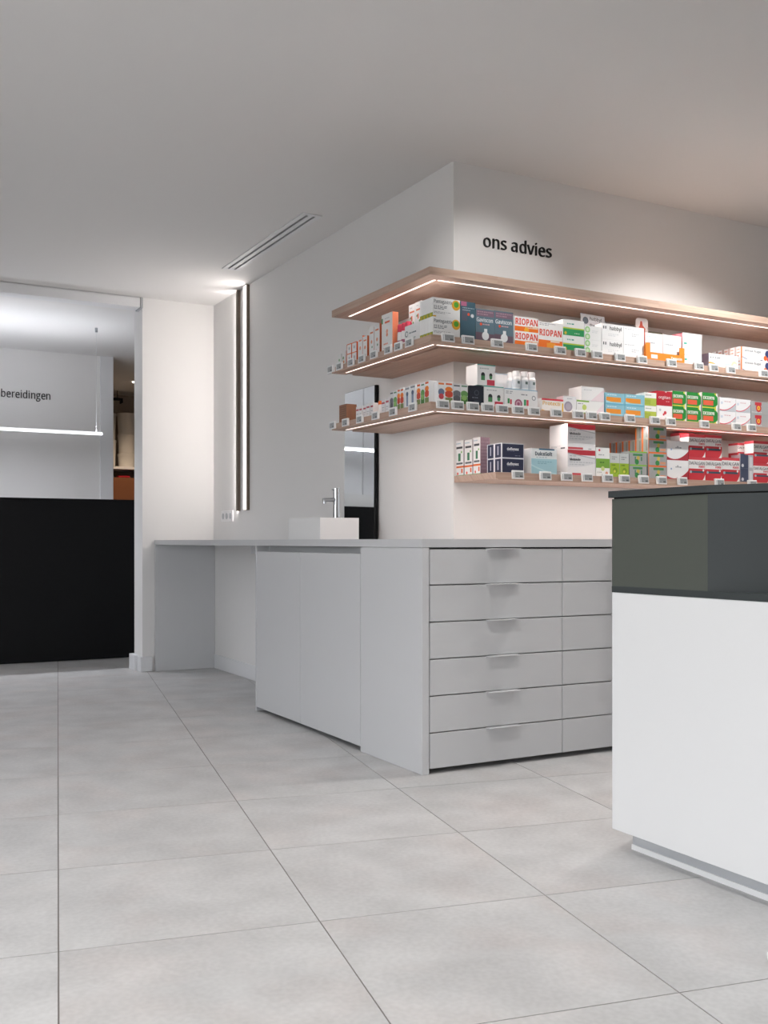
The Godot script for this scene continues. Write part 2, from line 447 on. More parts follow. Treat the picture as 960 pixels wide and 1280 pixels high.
func define_types() -> void:
	var W := "#eceded"
	types = {
		"pantog": {"label": "white carton with green and yellow round emblem", "bg": W, "side": W, "top": W,
			"front": [["n", 0.05, 0.40, 0.55, 0.62, 3, "#777b80"], ["n", 0.05, 0.72, 0.7, 0.84, 2, "#9a9da1"], ["r", 0.0, 0.93, 0.12, 1.0, "#d9a53a"], ["c", 0.85, 0.30, 0.26, "#e2a83c"], ["c", 0.86, 0.26, 0.15, "#5aa63f"]],
			"sideops": [["r", 0.0, 0.78, 1.0, 1.0, "#8a9a3a"], ["r", 0.2, 0.82, 0.6, 1.0, "#c9b13a"]],
			"txt": [["Pantogastrix", 0.38, 0.22, 0.66, 0.24, "#5b6168"]]},
		"teal": {"label": "tall dark teal carton with pink corner patch", "bg": "#47626f", "side": "#47626f", "top": "#47626f",
			"front": [["r", 0.05, 0.0, 0.42, 0.12, "#b06a86"], ["r", 0.1, 0.2, 0.45, 0.5, "#5b5f6d"], ["c", 0.55, 0.33, 0.04, "#d8573f"], ["c", 0.8, 0.36, 0.05, "#d5d8da"], ["n", 0.15, 0.15, 0.95, 0.26, 2, "#a9b6bd"]]},
		"gavis": {"label": "muted teal carton with plum stripes and white figure", "bg": "#5e7480", "side": "#5e7480", "top": "#5e7480",
			"front": [["r", 0.05, 0.04, 0.98, 0.22, "#7a6473"], ["n", 0.1, 0.06, 0.95, 0.2, 2, "#a38793"], ["r", 0.0, 0.72, 0.4, 0.95, "#6b5a66"], ["r", 0.62, 0.75, 1.0, 0.97, "#6b5a66"], ["c", 0.52, 0.82, 0.13, "#dfe3e5"], ["r", 0.45, 0.6, 0.62, 0.8, "#dfe3e5"], ["c", 0.28, 0.47, 0.045, "#d8573f"], ["n", 0.38, 0.43, 0.9, 0.52, 1, "#c7a0a4"]],
			"txt": [["Gaviscon", 0.48, 0.33, 0.86, 0.13, "#e9edf0"]]},
		"riopan": {"label": "flat white carton with orange capital lettering and band", "bg": "#f0efee", "side": "#f0efee", "top": "#f0efee",
			"front": [["r", 0.0, 0.66, 1.0, 1.0, "#f07a2e"], ["r", 0.45, 0.62, 0.98, 0.76, "#e9c9b0"], ["c", 0.5, 0.9, 0.2, "#f4b23c"], ["n", 0.5, 0.65, 0.95, 0.75, 1, "#cf6b52"]],
			"txt": [["RIOPAN", 0.5, 0.34, 0.94, 0.44, "#d8452e", 1]]},
		"riopan_l": {"label": "large white carton with orange capital lettering and band", "bg": "#f0efee", "side": "#f0efee", "top": "#f0efee",
			"front": [["r", 0.0, 0.68, 1.0, 1.0, "#f07a2e"], ["r", 0.5, 0.66, 0.88, 0.75, "#e6d2c0"], ["c", 0.5, 0.92, 0.16, "#f4b23c"], ["r", 0.35, 0.78, 0.7, 0.96, "#f0a03a"], ["n", 0.05, 0.05, 0.7, 0.16, 2, "#8d8f94"]],
			"txt": [["RIOPAN", 0.5, 0.4, 0.92, 0.24, "#d8452e", 1]]},
		"green": {"label": "white carton with green lower half and yellow stripe", "bg": "#eef0ee", "side": "#eef0ee", "top": "#eef0ee",
			"front": [["r", 0.0, 0.55, 1.0, 1.0, "#2f9a5c"], ["r", 0.0, 0.50, 1.0, 0.58, "#b9c93e"], ["c", 0.12, 0.85, 0.1, "#c8b43e"], ["n", 0.55, 0.8, 0.95, 0.9, 1, "#d8ead9"], ["n", 0.2, 0.2, 0.75, 0.38, 1, "#3f9a8a"]]},
		"circles": {"label": "white carton with row of pale green discs", "bg": "#eef0f0", "side": "#eef0f0", "top": "#eef0f0",
			"front": [["c", 0.17, 0.27, 0.23, "#9ccf8c"], ["c", 0.17, 0.78, 0.23, "#9ccf8c"], ["c", 0.17, 0.27, 0.13, "#d5e8c8"], ["c", 0.17, 0.78, 0.13, "#d5e8c8"], ["n", 0.45, 0.3, 0.8, 0.5, 2, "#d3d8da"]]},
		"habbyl": {"label": "white carton with black handwritten lettering", "bg": "#eff0f1", "side": "#eff0f1", "top": "#eff0f1",
			"front": [["r", 0.06, 0.16, 0.2, 0.34, "#5f6468"], ["r", 0.11, 0.16, 0.15, 0.34, "#eff0f1"], ["n", 0.3, 0.6, 0.8, 0.8, 2, "#d6dadd"]],
			"txt": [["habbyl", 0.64, 0.3, 0.55, 0.32, "#33363a"]]},
		"plainw": {"label": "white carton with faint grey small print", "bg": "#eeeff1", "side": "#eeeff1", "top": "#eeeff1",
			"front": [["n", 0.08, 0.14, 0.75, 0.24, 1, "#b9bdc2"], ["n", 0.4, 0.42, 0.75, 0.66, 2, "#b9bdc2"]]},
		"tavon": {"label": "tall white carton standing in the orange tray", "bg": "#eceef1", "side": "#d6786a", "top": "#eceef1",
			"front": [["n", 0.1, 0.1, 0.9, 0.18, 1, "#b8cfe2"], ["n", 0.1, 0.32, 0.7, 0.42, 1, "#8d9196"], ["r", 0.55, 0.6, 0.9, 0.85, "#d3e2ec"]]},
		"tealbits": {"label": "white carton with small teal marks and pink edge", "bg": "#eff1f2", "side": "#e28a94", "top": "#eff1f2",
			"front": [["n", 0.08, 0.12, 0.6, 0.22, 1, "#c5cdd6"], ["n", 0.08, 0.35, 0.3, 0.46, 1, "#a8adb0"], ["r", 0.08, 0.62, 0.24, 0.74, "#4fae9c"], ["n", 0.3, 0.6, 0.85, 0.76, 2, "#d9dfe6"]]},
		"orangecurve": {"label": "long white carton with orange curve and grey blue end", "bg": "#eeefef", "side": "#8a94a6", "top": "#eeefef",
			"front": [["w", 0.0, 0.62, 0.42, 1.05, -0.12, "#ee9a4c"], ["w", 0.0, 0.86, 0.42, 1.1, -0.12, "#eeefef"], ["c", 0.86, 0.72, 0.32, "#cfe0b8"], ["c", 0.88, 0.78, 0.22, "#eeefef"], ["r", 0.55, 0.6, 0.72, 0.78, "#bcd2e6"], ["n", 0.04, 0.2, 0.5, 0.4, 1, "#8f9499"]]},
		"emia": {"label": "long white carton with orange edge and colourful corner figure", "bg": "#f0f0f0", "side": "#f0f0f0", "top": "#f0f0f0",
			"front": [["r", 0.0, 0.0, 0.05, 1.0, "#ee7c3e"], ["w", 0.05, 0.8, 0.75, 0.9, 0.2, "#4b5a86"], ["w", 0.05, 0.86, 0.75, 0.98, 0.2, "#f0f0f0"], ["c", 0.93, 0.4, 0.3, "#3f4a76"], ["c", 0.85, 0.75, 0.2, "#e8703c"], ["c", 0.98, 0.85, 0.25, "#d8485a"]],
			"sideops": [["r", 0.0, 0.0, 0.3, 1.0, "#b9a6a2"], ["n", 0.4, 0.1, 0.9, 0.9, 3, "#d8785a"]],
			"txt": [["emia-fuge", 0.42, 0.3, 0.55, 0.26, "#6b7078"]]},
		"tube_o": {"label": "slim white carton with orange heading and grey figure", "bg": "#e6e7e8", "side": "#e6e7e8", "top": "#e6e7e8",
			"front": [["r", 0.1, 0.06, 0.9, 0.14, "#e07a3c"], ["c", 0.5, 0.48, 0.16, "#6d7c98"], ["c", 0.5, 0.68, 0.13, "#c0505a"]]},
		"tube_r": {"label": "slim white carton with orange and red fruit picture", "bg": "#e6e7e8", "side": "#e6e7e8", "top": "#e6e7e8",
			"front": [["r", 0.1, 0.06, 0.9, 0.14, "#d8643c"], ["c", 0.5, 0.34, 0.12, "#e8843c"], ["c", 0.5, 0.56, 0.15, "#c8503c"], ["r", 0.05, 0.72, 0.95, 0.95, "#7a8a5a"]]},
		"tube_d": {"label": "slim pale carton with dark charcoal berry picture", "bg": "#dfe0e2", "side": "#dfe0e2", "top": "#dfe0e2",
			"front": [["r", 0.1, 0.08, 0.9, 0.14, "#55585c"], ["c", 0.5, 0.5, 0.17, "#74767c"], ["r", 0.04, 0.58, 0.96, 0.97, "#8c8e92"], ["c", 0.5, 0.72, 0.15, "#63656b"]]},
		"tube_g": {"label": "slim white carton with green herb picture", "bg": "#e6e7e8", "side": "#e6e7e8", "top": "#e6e7e8",
			"front": [["r", 0.1, 0.08, 0.9, 0.14, "#5c8a6a"], ["c", 0.5, 0.48, 0.16, "#6a9a5c"], ["r", 0.04, 0.6, 0.96, 0.97, "#4a7a42"], ["c", 0.5, 0.66, 0.12, "#8ab46a"]]},
		"tube_b": {"label": "slim white carton with blue grey bottle picture", "bg": "#e4e6e8", "side": "#e4e6e8", "top": "#e4e6e8",
			"front": [["r", 0.1, 0.06, 0.9, 0.14, "#8a8f96"], ["r", 0.3, 0.35, 0.7, 0.9, "#7f90a8"], ["c", 0.5, 0.34, 0.1, "#56647c"]]},
		"navy": {"label": "small dark navy carton with faint silver emblem", "bg": "#2b303a", "side": "#2b303a", "top": "#2b303a",
			"front": [["c", 0.5, 0.35, 0.14, "#4a505c"], ["c", 0.5, 0.35, 0.1, "#2b303a"], ["n", 0.2, 0.55, 0.85, 0.66, 1, "#6b7280"], ["r", 0.35, 0.72, 0.65, 0.95, "#3a404c"]]},
		"hat": {"label": "white carton with teal edge, red square and little figures", "bg": "#e9ebeb", "side": "#e9ebeb", "top": "#5fb0a4",
			"front": [["r", 0.0, 0.0, 1.0, 0.05, "#5fb0a4"], ["n", 0.15, 0.16, 0.85, 0.26, 1, "#a9aeb2"], ["c", 0.32, 0.5, 0.12, "#3a3d40"], ["r", 0.22, 0.54, 0.42, 0.75, "#4f8a5c"], ["c", 0.75, 0.5, 0.1, "#3a3d40"], ["c", 0.75, 0.6, 0.09, "#4f8a5c"], ["r", 0.54, 0.72, 0.96, 0.98, "#c8485a"]]},
		"wide": {"label": "wide white carton with plum circle and blue top edge", "bg": "#e9ebec", "side": "#e9ebec", "top": "#9fc0d4",
			"front": [["r", 0.0, 0.0, 1.0, 0.05, "#9fc0d4"], ["n", 0.05, 0.12, 0.3, 0.3, 2, "#a9aeb2"], ["n", 0.5, 0.22, 0.8, 0.34, 1, "#8f9499"], ["c", 0.42, 0.74, 0.23, "#9a5a74"], ["c", 0.42, 0.74, 0.16, "#c7a0b0"], ["c", 0.42, 0.74, 0.08, "#9a5a74"], ["r", 0.1, 0.5, 0.16, 0.75, "#3f8a5a"], ["r", 0.17, 0.55, 0.22, 0.78, "#c84a5a"], ["r", 0.58, 0.5, 0.65, 0.8, "#3f9a6a"], ["r", 0.66, 0.52, 0.72, 0.8, "#d0485a"], ["c", 0.88, 0.4, 0.12, "#8f949a"], ["c", 0.88, 0.4, 0.08, "#e9ebec"]]},
		"protect": {"label": "white carton with yellow lettering and red top edge", "bg": "#f0f0ee", "side": "#f0f0ee", "top": "#e2556a",
			"front": [["r", 0.0, 0.0, 1.0, 0.14, "#dd4a58"], ["w", 0.0, 0.86, 1.0, 0.7, 0.2, "#f0c23c"], ["r", 0.94, 0.3, 1.0, 1.0, "#f0c23c"]],
			"txt": [["Protecti", 0.45, 0.36, 0.8, 0.3, "#e8b43c"]]},
		"greycirc": {"label": "white carton with large lilac grey disc", "bg": "#eaebed", "side": "#eaebed", "top": "#eaebed",
			"front": [["c", 0.38, 0.62, 0.3, "#a59fae"], ["c", 0.38, 0.62, 0.2, "#b9b3c0"], ["n", 0.3, 0.12, 0.9, 0.22, 1, "#b4b8bd"]]},
		"whitepk": {"label": "wide white carton with lime label and pale pink corner", "bg": "#eef0ef", "side": "#eef0ef", "top": "#eef0ef",
			"front": [["r", 0.0, 0.0, 0.45, 0.12, "#8ec05a"], ["r", 0.1, 0.88, 0.45, 1.0, "#8ec05a"], ["c", 0.28, 0.5, 0.2, "#c2d67a"], ["n", 0.05, 0.2, 0.4, 0.32, 1, "#9a9fa3"], ["w", 0.6, 1.0, 1.0, 0.1, 0.0, "#ecdfe4"]]},
		"whitepk_up": {"label": "white carton with pale pink wedge on the lime label carton", "bg": "#f0f0f0", "side": "#f0f0f0", "top": "#f0f0f0",
			"front": [["w", 0.4, 1.0, 1.0, 0.1, 0.0, "#ecdde2"], ["n", 0.1, 0.2, 0.6, 0.34, 1, "#cfd3d6"]]},
		"blueor": {"label": "light blue carton with orange swoosh", "bg": "#8fc3d4", "side": "#8fc3d4", "top": "#8fc3d4",
			"front": [["r", 0.04, 0.36, 0.8, 0.76, "#e9963c"], ["w", 0.04, 0.66, 0.9, 0.76, 0.1, "#a8d4e0"], ["r", 0.0, 0.86, 1.0, 1.0, "#6fb4cc"], ["n", 0.1, 0.12, 0.8, 0.28, 1, "#d8eaf0"]]},
		"limew": {"label": "white topped carton with lime green lower part", "bg": "#eef0ec", "side": "#eef0ec", "top": "#eef0ec",
			"front": [["r", 0.0, 0.42, 1.0, 1.0, "#aebf54"], ["r", 0.0, 0.55, 0.5, 0.9, "#9fb04a"], ["n", 0.1, 0.14, 0.9, 0.3, 1, "#a9b0a8"]]},
		"orgw": {"label": "white carton with small red leaf mark", "bg": "#f0f0f1", "side": "#f0f0f1", "top": "#f0f0f1",
			"front": [["c", 0.55, 0.48, 0.12, "#c8404a"], ["c", 0.45, 0.6, 0.08, "#c8404a"], ["c", 0.22, 0.3, 0.09, "#c3c7cb"], ["n", 0.1, 0.86, 0.9, 0.94, 1, "#d08a90"]]},
		"orgr": {"label": "deep red carton with white lettering", "bg": "#b8303c", "side": "#b8303c", "top": "#b8303c",
			"front": [["c", 0.6, 0.02, 0.08, "#e8d6d6"], ["n", 0.6, 0.66, 0.9, 0.76, 1, "#e2b0b4"]],
			"txt": [["orgitan", 0.5, 0.45, 0.76, 0.26, "#f0e2e2"]]},
		"excg": {"label": "green carton with white lettering, red bar and yellow rim", "bg": "#f0f0ea", "side": "#f0f0ea", "top": "#f0f0ea",
			"front": [["r", 0.0, 0.0, 0.9, 1.0, "#cfd04a"], ["r", 0.0, 0.0, 0.8, 0.92, "#2f8a3f"], ["c", 0.72, 0.5, 0.4, "#2f8a3f"], ["r", 0.06, 0.5, 0.72, 0.82, "#e0644a"]],
			"txt": [["EXCEDRYN", 0.42, 0.34, 0.72, 0.2, "#f2f4ee", 1]]},
		"wred": {"label": "white carton with thin red curve and grey corner", "bg": "#eff0f2", "side": "#eff0f2", "top": "#eff0f2",
			"front": [["w", 0.0, 0.86, 1.0, 0.35, 0.22, "#d0485c"], ["w", 0.0, 0.92, 1.0, 0.41, 0.22, "#c3c8ce"], ["n", 0.3, 0.25, 0.9, 0.36, 1, "#d6a8ae"], ["c", 0.14, 0.4, 0.1, "#cdd8e6"]]},
		"star": {"label": "silver grey carton with red and yellow star", "bg": "#a9abac", "side": "#a9abac", "top": "#a9abac",
			"front": [["r", 0.2, 0.05, 0.55, 0.3, "#c23c46"], ["c", 0.4, 0.5, 0.3, "#c8404a"], ["c", 0.4, 0.5, 0.17, "#eec24a"], ["c", 0.4, 0.5, 0.08, "#d8703c"], ["n", 0.05, 0.78, 0.9, 0.92, 1, "#d4d6d8"]]},
		"slim": {"label": "tall slim white carton with green bottle picture and orange band", "bg": "#ecebea", "side": "#7a6670", "top": "#ecebea",
			"front": [["n", 0.1, 0.06, 0.9, 0.12, 1, "#9fb8c8"], ["r", 0.12, 0.17, 0.85, 0.23, "#4a4c50"], ["r", 0.36, 0.36, 0.64, 0.58, "#3f7a5a"], ["c", 0.75, 0.33, 0.03, "#6ab04a"], ["r", 0.1, 0.62, 0.88, 0.67, "#6a6c70"], ["r", 0.0, 0.72, 1.0, 0.77, "#e0703c"], ["r", 0.7, 0.8, 0.88, 0.92, "#d86a4a"], ["c", 0.3, 0.93, 0.04, "#e0604a"], ["r", 0.0, 0.975, 1.0, 1.0, "#4a9a54"]],
			"sideops": [["n", 0.1, 0.1, 0.9, 0.9, 9, "#8c7882"], ["r", 0.0, 0.975, 1.0, 1.0, "#4a9a54"]]},
		"plum": {"label": "dull plum carton standing at the back of lowest shelf", "bg": "#9a7f84", "side": "#9a7f84", "top": "#9a7f84", "front": [["c", 0.5, 0.2, 0.16, "#b49aa0"]]},
		"navyb": {"label": "navy blue carton with white lettering and white rim", "bg": "#d9dbe0", "side": "#d9dbe0", "top": "#d9dbe0",
			"front": [["r", 0.04, 0.06, 0.97, 0.95, "#34384e"], ["n", 0.25, 0.52, 0.65, 0.6, 1, "#7a7f92"], ["n", 0.6, 0.8, 0.94, 0.87, 1, "#9a9eb0"]],
			"sideops": [["r", 0.12, 0.06, 0.9, 0.95, "#34384e"], ["r", 0.42, 0.2, 0.58, 0.8, "#b4b8c6"]],
			"txt": [["daflonex", 0.5, 0.38, 0.52, 0.2, "#eceef2", 1]]},
		"dulco": {"label": "white and pale aqua carton with dark blue lettering", "bg": "#e6ebec", "side": "#e6ebec", "top": "#e6ebec",
			"front": [["r", 0.0, 0.4, 1.0, 1.0, "#a9cdd6"], ["w", 0.0, 0.4, 1.0, 0.4, 0.06, "#a4cad4"], ["w", 0.0, 0.62, 1.0, 0.95, 0.05, "#b9d8de"], ["w", 0.0, 0.68, 1.0, 1.0, 0.05, "#9fc6d1"], ["r", 0.3, 0.0, 0.9, 0.06, "#3f6a8a"], ["n", 0.25, 0.5, 0.8, 0.62, 2, "#7fa8b4"], ["n", 0.2, 0.33, 0.85, 0.38, 1, "#9fb4bc"]],
			"txt": [["DulcoSoft", 0.48, 0.2, 0.66, 0.16, "#3f5360", 1]]},
		"molax": {"label": "big white carton with red top band and grey wave", "bg": "#eeeeef", "side": "#eeeeef", "top": "#eeeeef",
			"front": [["r", 0.0, 0.0, 1.0, 0.2, "#c0404a"], ["w", 0.0, 0.12, 1.0, 0.3, 0.0, "#b9bbbf"], ["w", 0.0, 0.16, 1.0, 0.34, 0.0, "#dfe0e2"], ["w", 0.0, 0.66, 1.0, 0.5, 0.06, "#eeeeef"], ["n", 0.08, 0.22, 0.4, 0.28, 1, "#9fa3a8"], ["n", 0.08, 0.45, 0.9, 0.62, 2, "#c3c6ca"], ["r", 0.02, 0.9, 0.55, 0.98, "#c85058"], ["n", 0.75, 0.92, 0.95, 0.97, 1, "#8f9499"]],
			"sideops": [["n", 0.1, 0.82, 0.6, 0.9, 2, "#a9adb2"], ["r", 0.62, 0.9, 0.85, 0.95, "#5a5e64"]],
			"txt": [["Molaxole", 0.27, 0.37, 0.38, 0.1, "#3f4348", 1]]},
		"wgreen": {"label": "white carton with green middle band and leaf diamond", "bg": "#eef0ee", "side": "#eef0ee", "top": "#eef0ee",
			"front": [["c", 0.25, 0.09, 0.04, "#d0485a"], ["n", 0.2, 0.22, 0.85, 0.3, 1, "#a9aeb0"], ["r", 0.0, 0.38, 1.0, 0.7, "#7fae4a"], ["n", 0.3, 0.48, 0.75, 0.56, 1, "#3f6a34"], ["c", 0.5, 0.72, 0.08, "#c8d68a"], ["c", 0.78, 0.88, 0.06, "#e0a08a"], ["n", 0.1, 0.82, 0.5, 0.9, 1, "#b4b8ba"]]},
		"lime": {"label": "small grey topped carton with bright lime lower part", "bg": "#c9cdcc", "side": "#c9cdcc", "top": "#c9cdcc",
			"front": [["n", 0.2, 0.14, 0.8, 0.3, 2, "#6f7477"], ["r", 0.0, 0.42, 1.0, 1.0, "#9cbb3e"], ["c", 0.55, 0.72, 0.12, "#7aa034"], ["c", 0.5, 0.76, 0.06, "#d0cf5a"], ["n", 0.2, 0.46, 0.8, 0.56, 1, "#5f7a2c"]]},
		"sporto": {"label": "silver carton with green figure and lime top edge", "bg": "#a5a8a8", "side": "#a5a8a8", "top": "#8ac24a",
			"front": [["r", 0.0, 0.0, 1.0, 0.1, "#8ac24a"], ["r", 0.2, 0.18, 0.75, 0.34, "#4a8a5c"], ["c", 0.5, 0.5, 0.16, "#c8b45a"], ["c", 0.42, 0.78, 0.2, "#3f8a4c"], ["r", 0.3, 0.4, 0.36, 0.7, "#3f7a5a"], ["r", 0.66, 0.4, 0.72, 0.7, "#3f7a5a"]]},
		"sporto2": {"label": "silver carton with green figure and orange top edge", "bg": "#a5a8a8", "side": "#a5a8a8", "top": "#e8763c",
			"front": [["r", 0.0, 0.0, 1.0, 0.12, "#e8763c"], ["r", 0.0, 0.0, 0.04, 1.0, "#e8763c"], ["r", 0.28, 0.18, 0.85, 0.36, "#4a8a5c"], ["c", 0.56, 0.5, 0.16, "#c8b45a"], ["c", 0.5, 0.82, 0.2, "#3f8a4c"], ["r", 0.65, 0.72, 0.95, 0.9, "#d89a7a"]],
			"sideops": [["r", 0.0, 0.0, 0.22, 1.0, "#e8763c"], ["r", 0.6, 0.1, 0.85, 0.9, "#8a8c8c"]]},
		"redcurve": {"label": "white carton with dark red base curve", "bg": "#eff0f1", "side": "#eff0f1", "top": "#eff0f1",
			"front": [["w", 0.0, 0.82, 1.0, 0.5, 0.26, "#b03a46"], ["n", 0.4, 0.3, 0.7, 0.42, 1, "#8f949a"], ["c", 0.2, 0.45, 0.05, "#8fa8c8"], ["c", 0.5, 0.3, 0.04, "#7a7f86"]]},
		"dafal": {"label": "red and white carton with dark capital lettering", "bg": "#efeeee", "side": "#efeeee", "top": "#c85a62", "sideops": [["r", 0.0, 0.0, 1.0, 0.12, "#c84a54"], ["r", 0.0, 0.55, 1.0, 1.0, "#b83c46"]],
			"front": [["r", 0.0, 0.0, 1.0, 0.12, "#cf4a54"], ["r", 0.0, 0.5, 1.0, 1.0, "#c83c46"], ["w", 0.78, 1.0, 1.0, 0.72, 0.06, "#efeeee"], ["r", 0.1, 0.6, 0.9, 0.68, "#3f5a68"], ["c", 0.13, 0.64, 0.06, "#9fc0c8"], ["c", 0.88, 0.56, 0.05, "#efeeee"]],
			"txt": [["DAFALGAN", 0.49, 0.26, 0.92, 0.14, "#54565c"], ["FORTE", 0.78, 0.41, 0.34, 0.09, "#d0404c", 1]]},
		"gnavy": {"label": "grey and navy carton with white dot", "bg": "#b4b7bd", "side": "#b4b7bd", "top": "#b4b7bd",
			"front": [["r", 0.0, 0.0, 0.62, 1.0, "#4a5268"], ["c", 0.18, 0.78, 0.12, "#d0d4da"], ["r", 0.7, 0.15, 0.95, 0.9, "#d4d6da"]]},
		"tallmulti": {"label": "tall white carton with orange drop and green sprigs", "bg": "#e6e8e9", "side": "#e6e8e9", "top": "#e6e8e9",
			"front": [["r", 0.15, 0.16, 0.9, 0.2, "#d87a5a"], ["n", 0.2, 0.06, 0.8, 0.12, 1, "#b4b8bb"], ["r", 0.4, 0.28, 0.6, 0.4, "#d8684a"], ["c", 0.3, 0.32, 0.03, "#6a9a6a"], ["c", 0.72, 0.45, 0.03, "#6a9a6a"]]},
		"ctext": {"label": "low wide white carton with dark teal script", "bg": "#e2e4e5", "side": "#e2e4e5", "top": "#e2e4e5",
			"front": [["n", 0.3, 0.38, 0.98, 0.52, 1, "#4a6068"], ["c", 0.12, 0.45, 0.16, "#5a7078"], ["c", 0.13, 0.45, 0.11, "#e2e4e5"], ["n", 0.4, 0.7, 0.95, 0.8, 1, "#5f8a7a"], ["r", 0.6, 0.88, 0.85, 0.98, "#4f9a84"]]},
		"tallor": {"label": "tall white carton with orange side and orange leaf drawing", "bg": "#e6e6e6", "side": "#dd8a68", "top": "#d89a80",
			"front": [["r", 0.0, 0.1, 0.12, 0.24, "#3f8a5a"], ["r", 0.3, 0.2, 0.75, 0.25, "#d8684a"], ["n", 0.3, 0.1, 0.85, 0.16, 1, "#b4b8bb"], ["c", 0.5, 0.47, 0.055, "#e0a088"], ["c", 0.5, 0.56, 0.05, "#d88a6a"], ["n", 0.2, 0.76, 0.85, 0.84, 1, "#d8785a"], ["n", 0.2, 0.88, 0.8, 0.94, 1, "#c45a4a"]]},
		"midor": {"label": "mid size white carton with orange side panel", "bg": "#e4e4e4", "side": "#b0603f", "top": "#e4e4e4",
			"front": [["r", 0.2, 0.16, 0.8, 0.21, "#d07a5a"], ["c", 0.5, 0.5, 0.06, "#dc9a80"], ["c", 0.6, 0.68, 0.04, "#7a9a80"], ["n", 0.2, 0.8, 0.8, 0.9, 1, "#c88a78"]]},
		"smallor": {"label": "small white carton with bright orange side", "bg": "#e4e4e4", "side": "#c8683a", "top": "#e4e4e4",
			"front": [["r", 0.2, 0.16, 0.8, 0.22, "#d07a5a"], ["c", 0.5, 0.5, 0.08, "#dc9a80"], ["n", 0.2, 0.78, 0.8, 0.9, 1, "#c88a78"]]},
		"smallw": {"label": "tiny white carton with orange frame", "bg": "#e4e4e4", "side": "#e0682c", "top": "#e07a44",
			"front": [["r", 0.0, 0.0, 1.0, 0.1, "#e0703c"], ["r", 0.0, 0.0, 0.1, 1.0, "#c85a34"], ["c", 0.55, 0.5, 0.16, "#b0b4b4"]]},
		"greenw": {"label": "tiny white carton with green and orange dots", "bg": "#e2e4e3", "side": "#e2e4e3", "top": "#e2e4e3",
			"front": [["c", 0.4, 0.45, 0.1, "#6a9a6a"], ["c", 0.55, 0.72, 0.1, "#d89a6a"]]},
		"brown": {"label": "brown kraft carton with dark printed text", "bg": "#8f6852", "side": "#8f6852", "top": "#8f6852",
			"front": [["n", 0.1, 0.1, 0.9, 0.8, 6, "#76523f"]], "sideops": [["r", 0.2, 0.3, 0.5, 0.7, "#8c6350"]]},
		"redtiny": {"label": "tiny white carton with dark red heading", "bg": "#e2e2e4", "side": "#e2e2e4", "top": "#e2e2e4",
			"front": [["r", 0.08, 0.2, 0.92, 0.32, "#b0505a"], ["n", 0.2, 0.5, 0.8, 0.85, 2, "#a4a8b0"]]},
		"plainbehind": {"label": "plain white carton with blue edge behind the bottles", "bg": "#e6e8ea", "side": "#e6e8ea", "top": "#e6e8ea",
			"front": [["r", 0.0, 0.0, 1.0, 0.05, "#a9c4d6"]]},
		"ochre": {"label": "ochre printed carton at the back behind the orange tray", "bg": "#9a7a4a", "side": "#9a7a4a", "top": "#9a7a4a",
			"front": [["r", 0.0, 0.0, 1.0, 0.2, "#6f6a58"], ["n", 0.05, 0.02, 0.95, 0.2, 1, "#d8d2c0"], ["r", 0.0, 0.55, 0.5, 1.0, "#b8705a"]]},
	}

# ---------------------------------------------------------------- the scene
func _ready() -> void:
	# camera: level, yawed, lens shifted upwards
	var cam := Camera3D.new()
	cam.name = "camera"
	add_child(cam)
	cam.position = Vector3(0, 0.9152, 0)
	cam.rotation.y = -0.5016
	cam.projection = Camera3D.PROJECTION_FRUSTUM
	cam.near = 0.05
	cam.far = 60.0
	cam.size = 2.0 * 0.05 * 640.0 / 1276.8
	cam.frustum_offset = Vector2(0, 0.05 * 37.0 / 1276.8)
	cam.current = true
	# daylight outside the shop window
	var sky := ProceduralSkyMaterial.new()
	sky.sky_top_color = Color("#e4e8ee")
	sky.sky_horizon_color = Color("#f0f1f3")
	sky.ground_horizon_color = Color("#a9a9a8")
	sky.ground_bottom_color = Color("#8d8c8a")
	var env := Environment.new()
	env.background_mode = Environment.BG_SKY
	env.background_energy_multiplier = SKY_E
	env.sky = Sky.new()
	env.sky.sky_material = sky
	env.tonemap_mode = Environment.TONE_MAPPER_LINEAR
	env.tonemap_exposure = EXPOSURE
	env.sdfgi_enabled = true
	env.ssao_enabled = true
	env.ssil_enabled = true
	var we := WorldEnvironment.new()
	we.name = "environment"
	we.environment = env
	add_child(we)

	make_materials()
	build_shell()
	build_floor()
	build_furniture()
	build_counter()
	build_shelves()
	build_lamps()
	build_preparation_room()
	build_products()
	build_tags()

const SKY_E := 5.4
const EXPOSURE := 1.0

func slab(called: String, a: Vector3, b: Vector3, m: Material) -> MeshInstance3D:
	var st := mb()
	box(st, a, b)
	return struct(st, called, m)

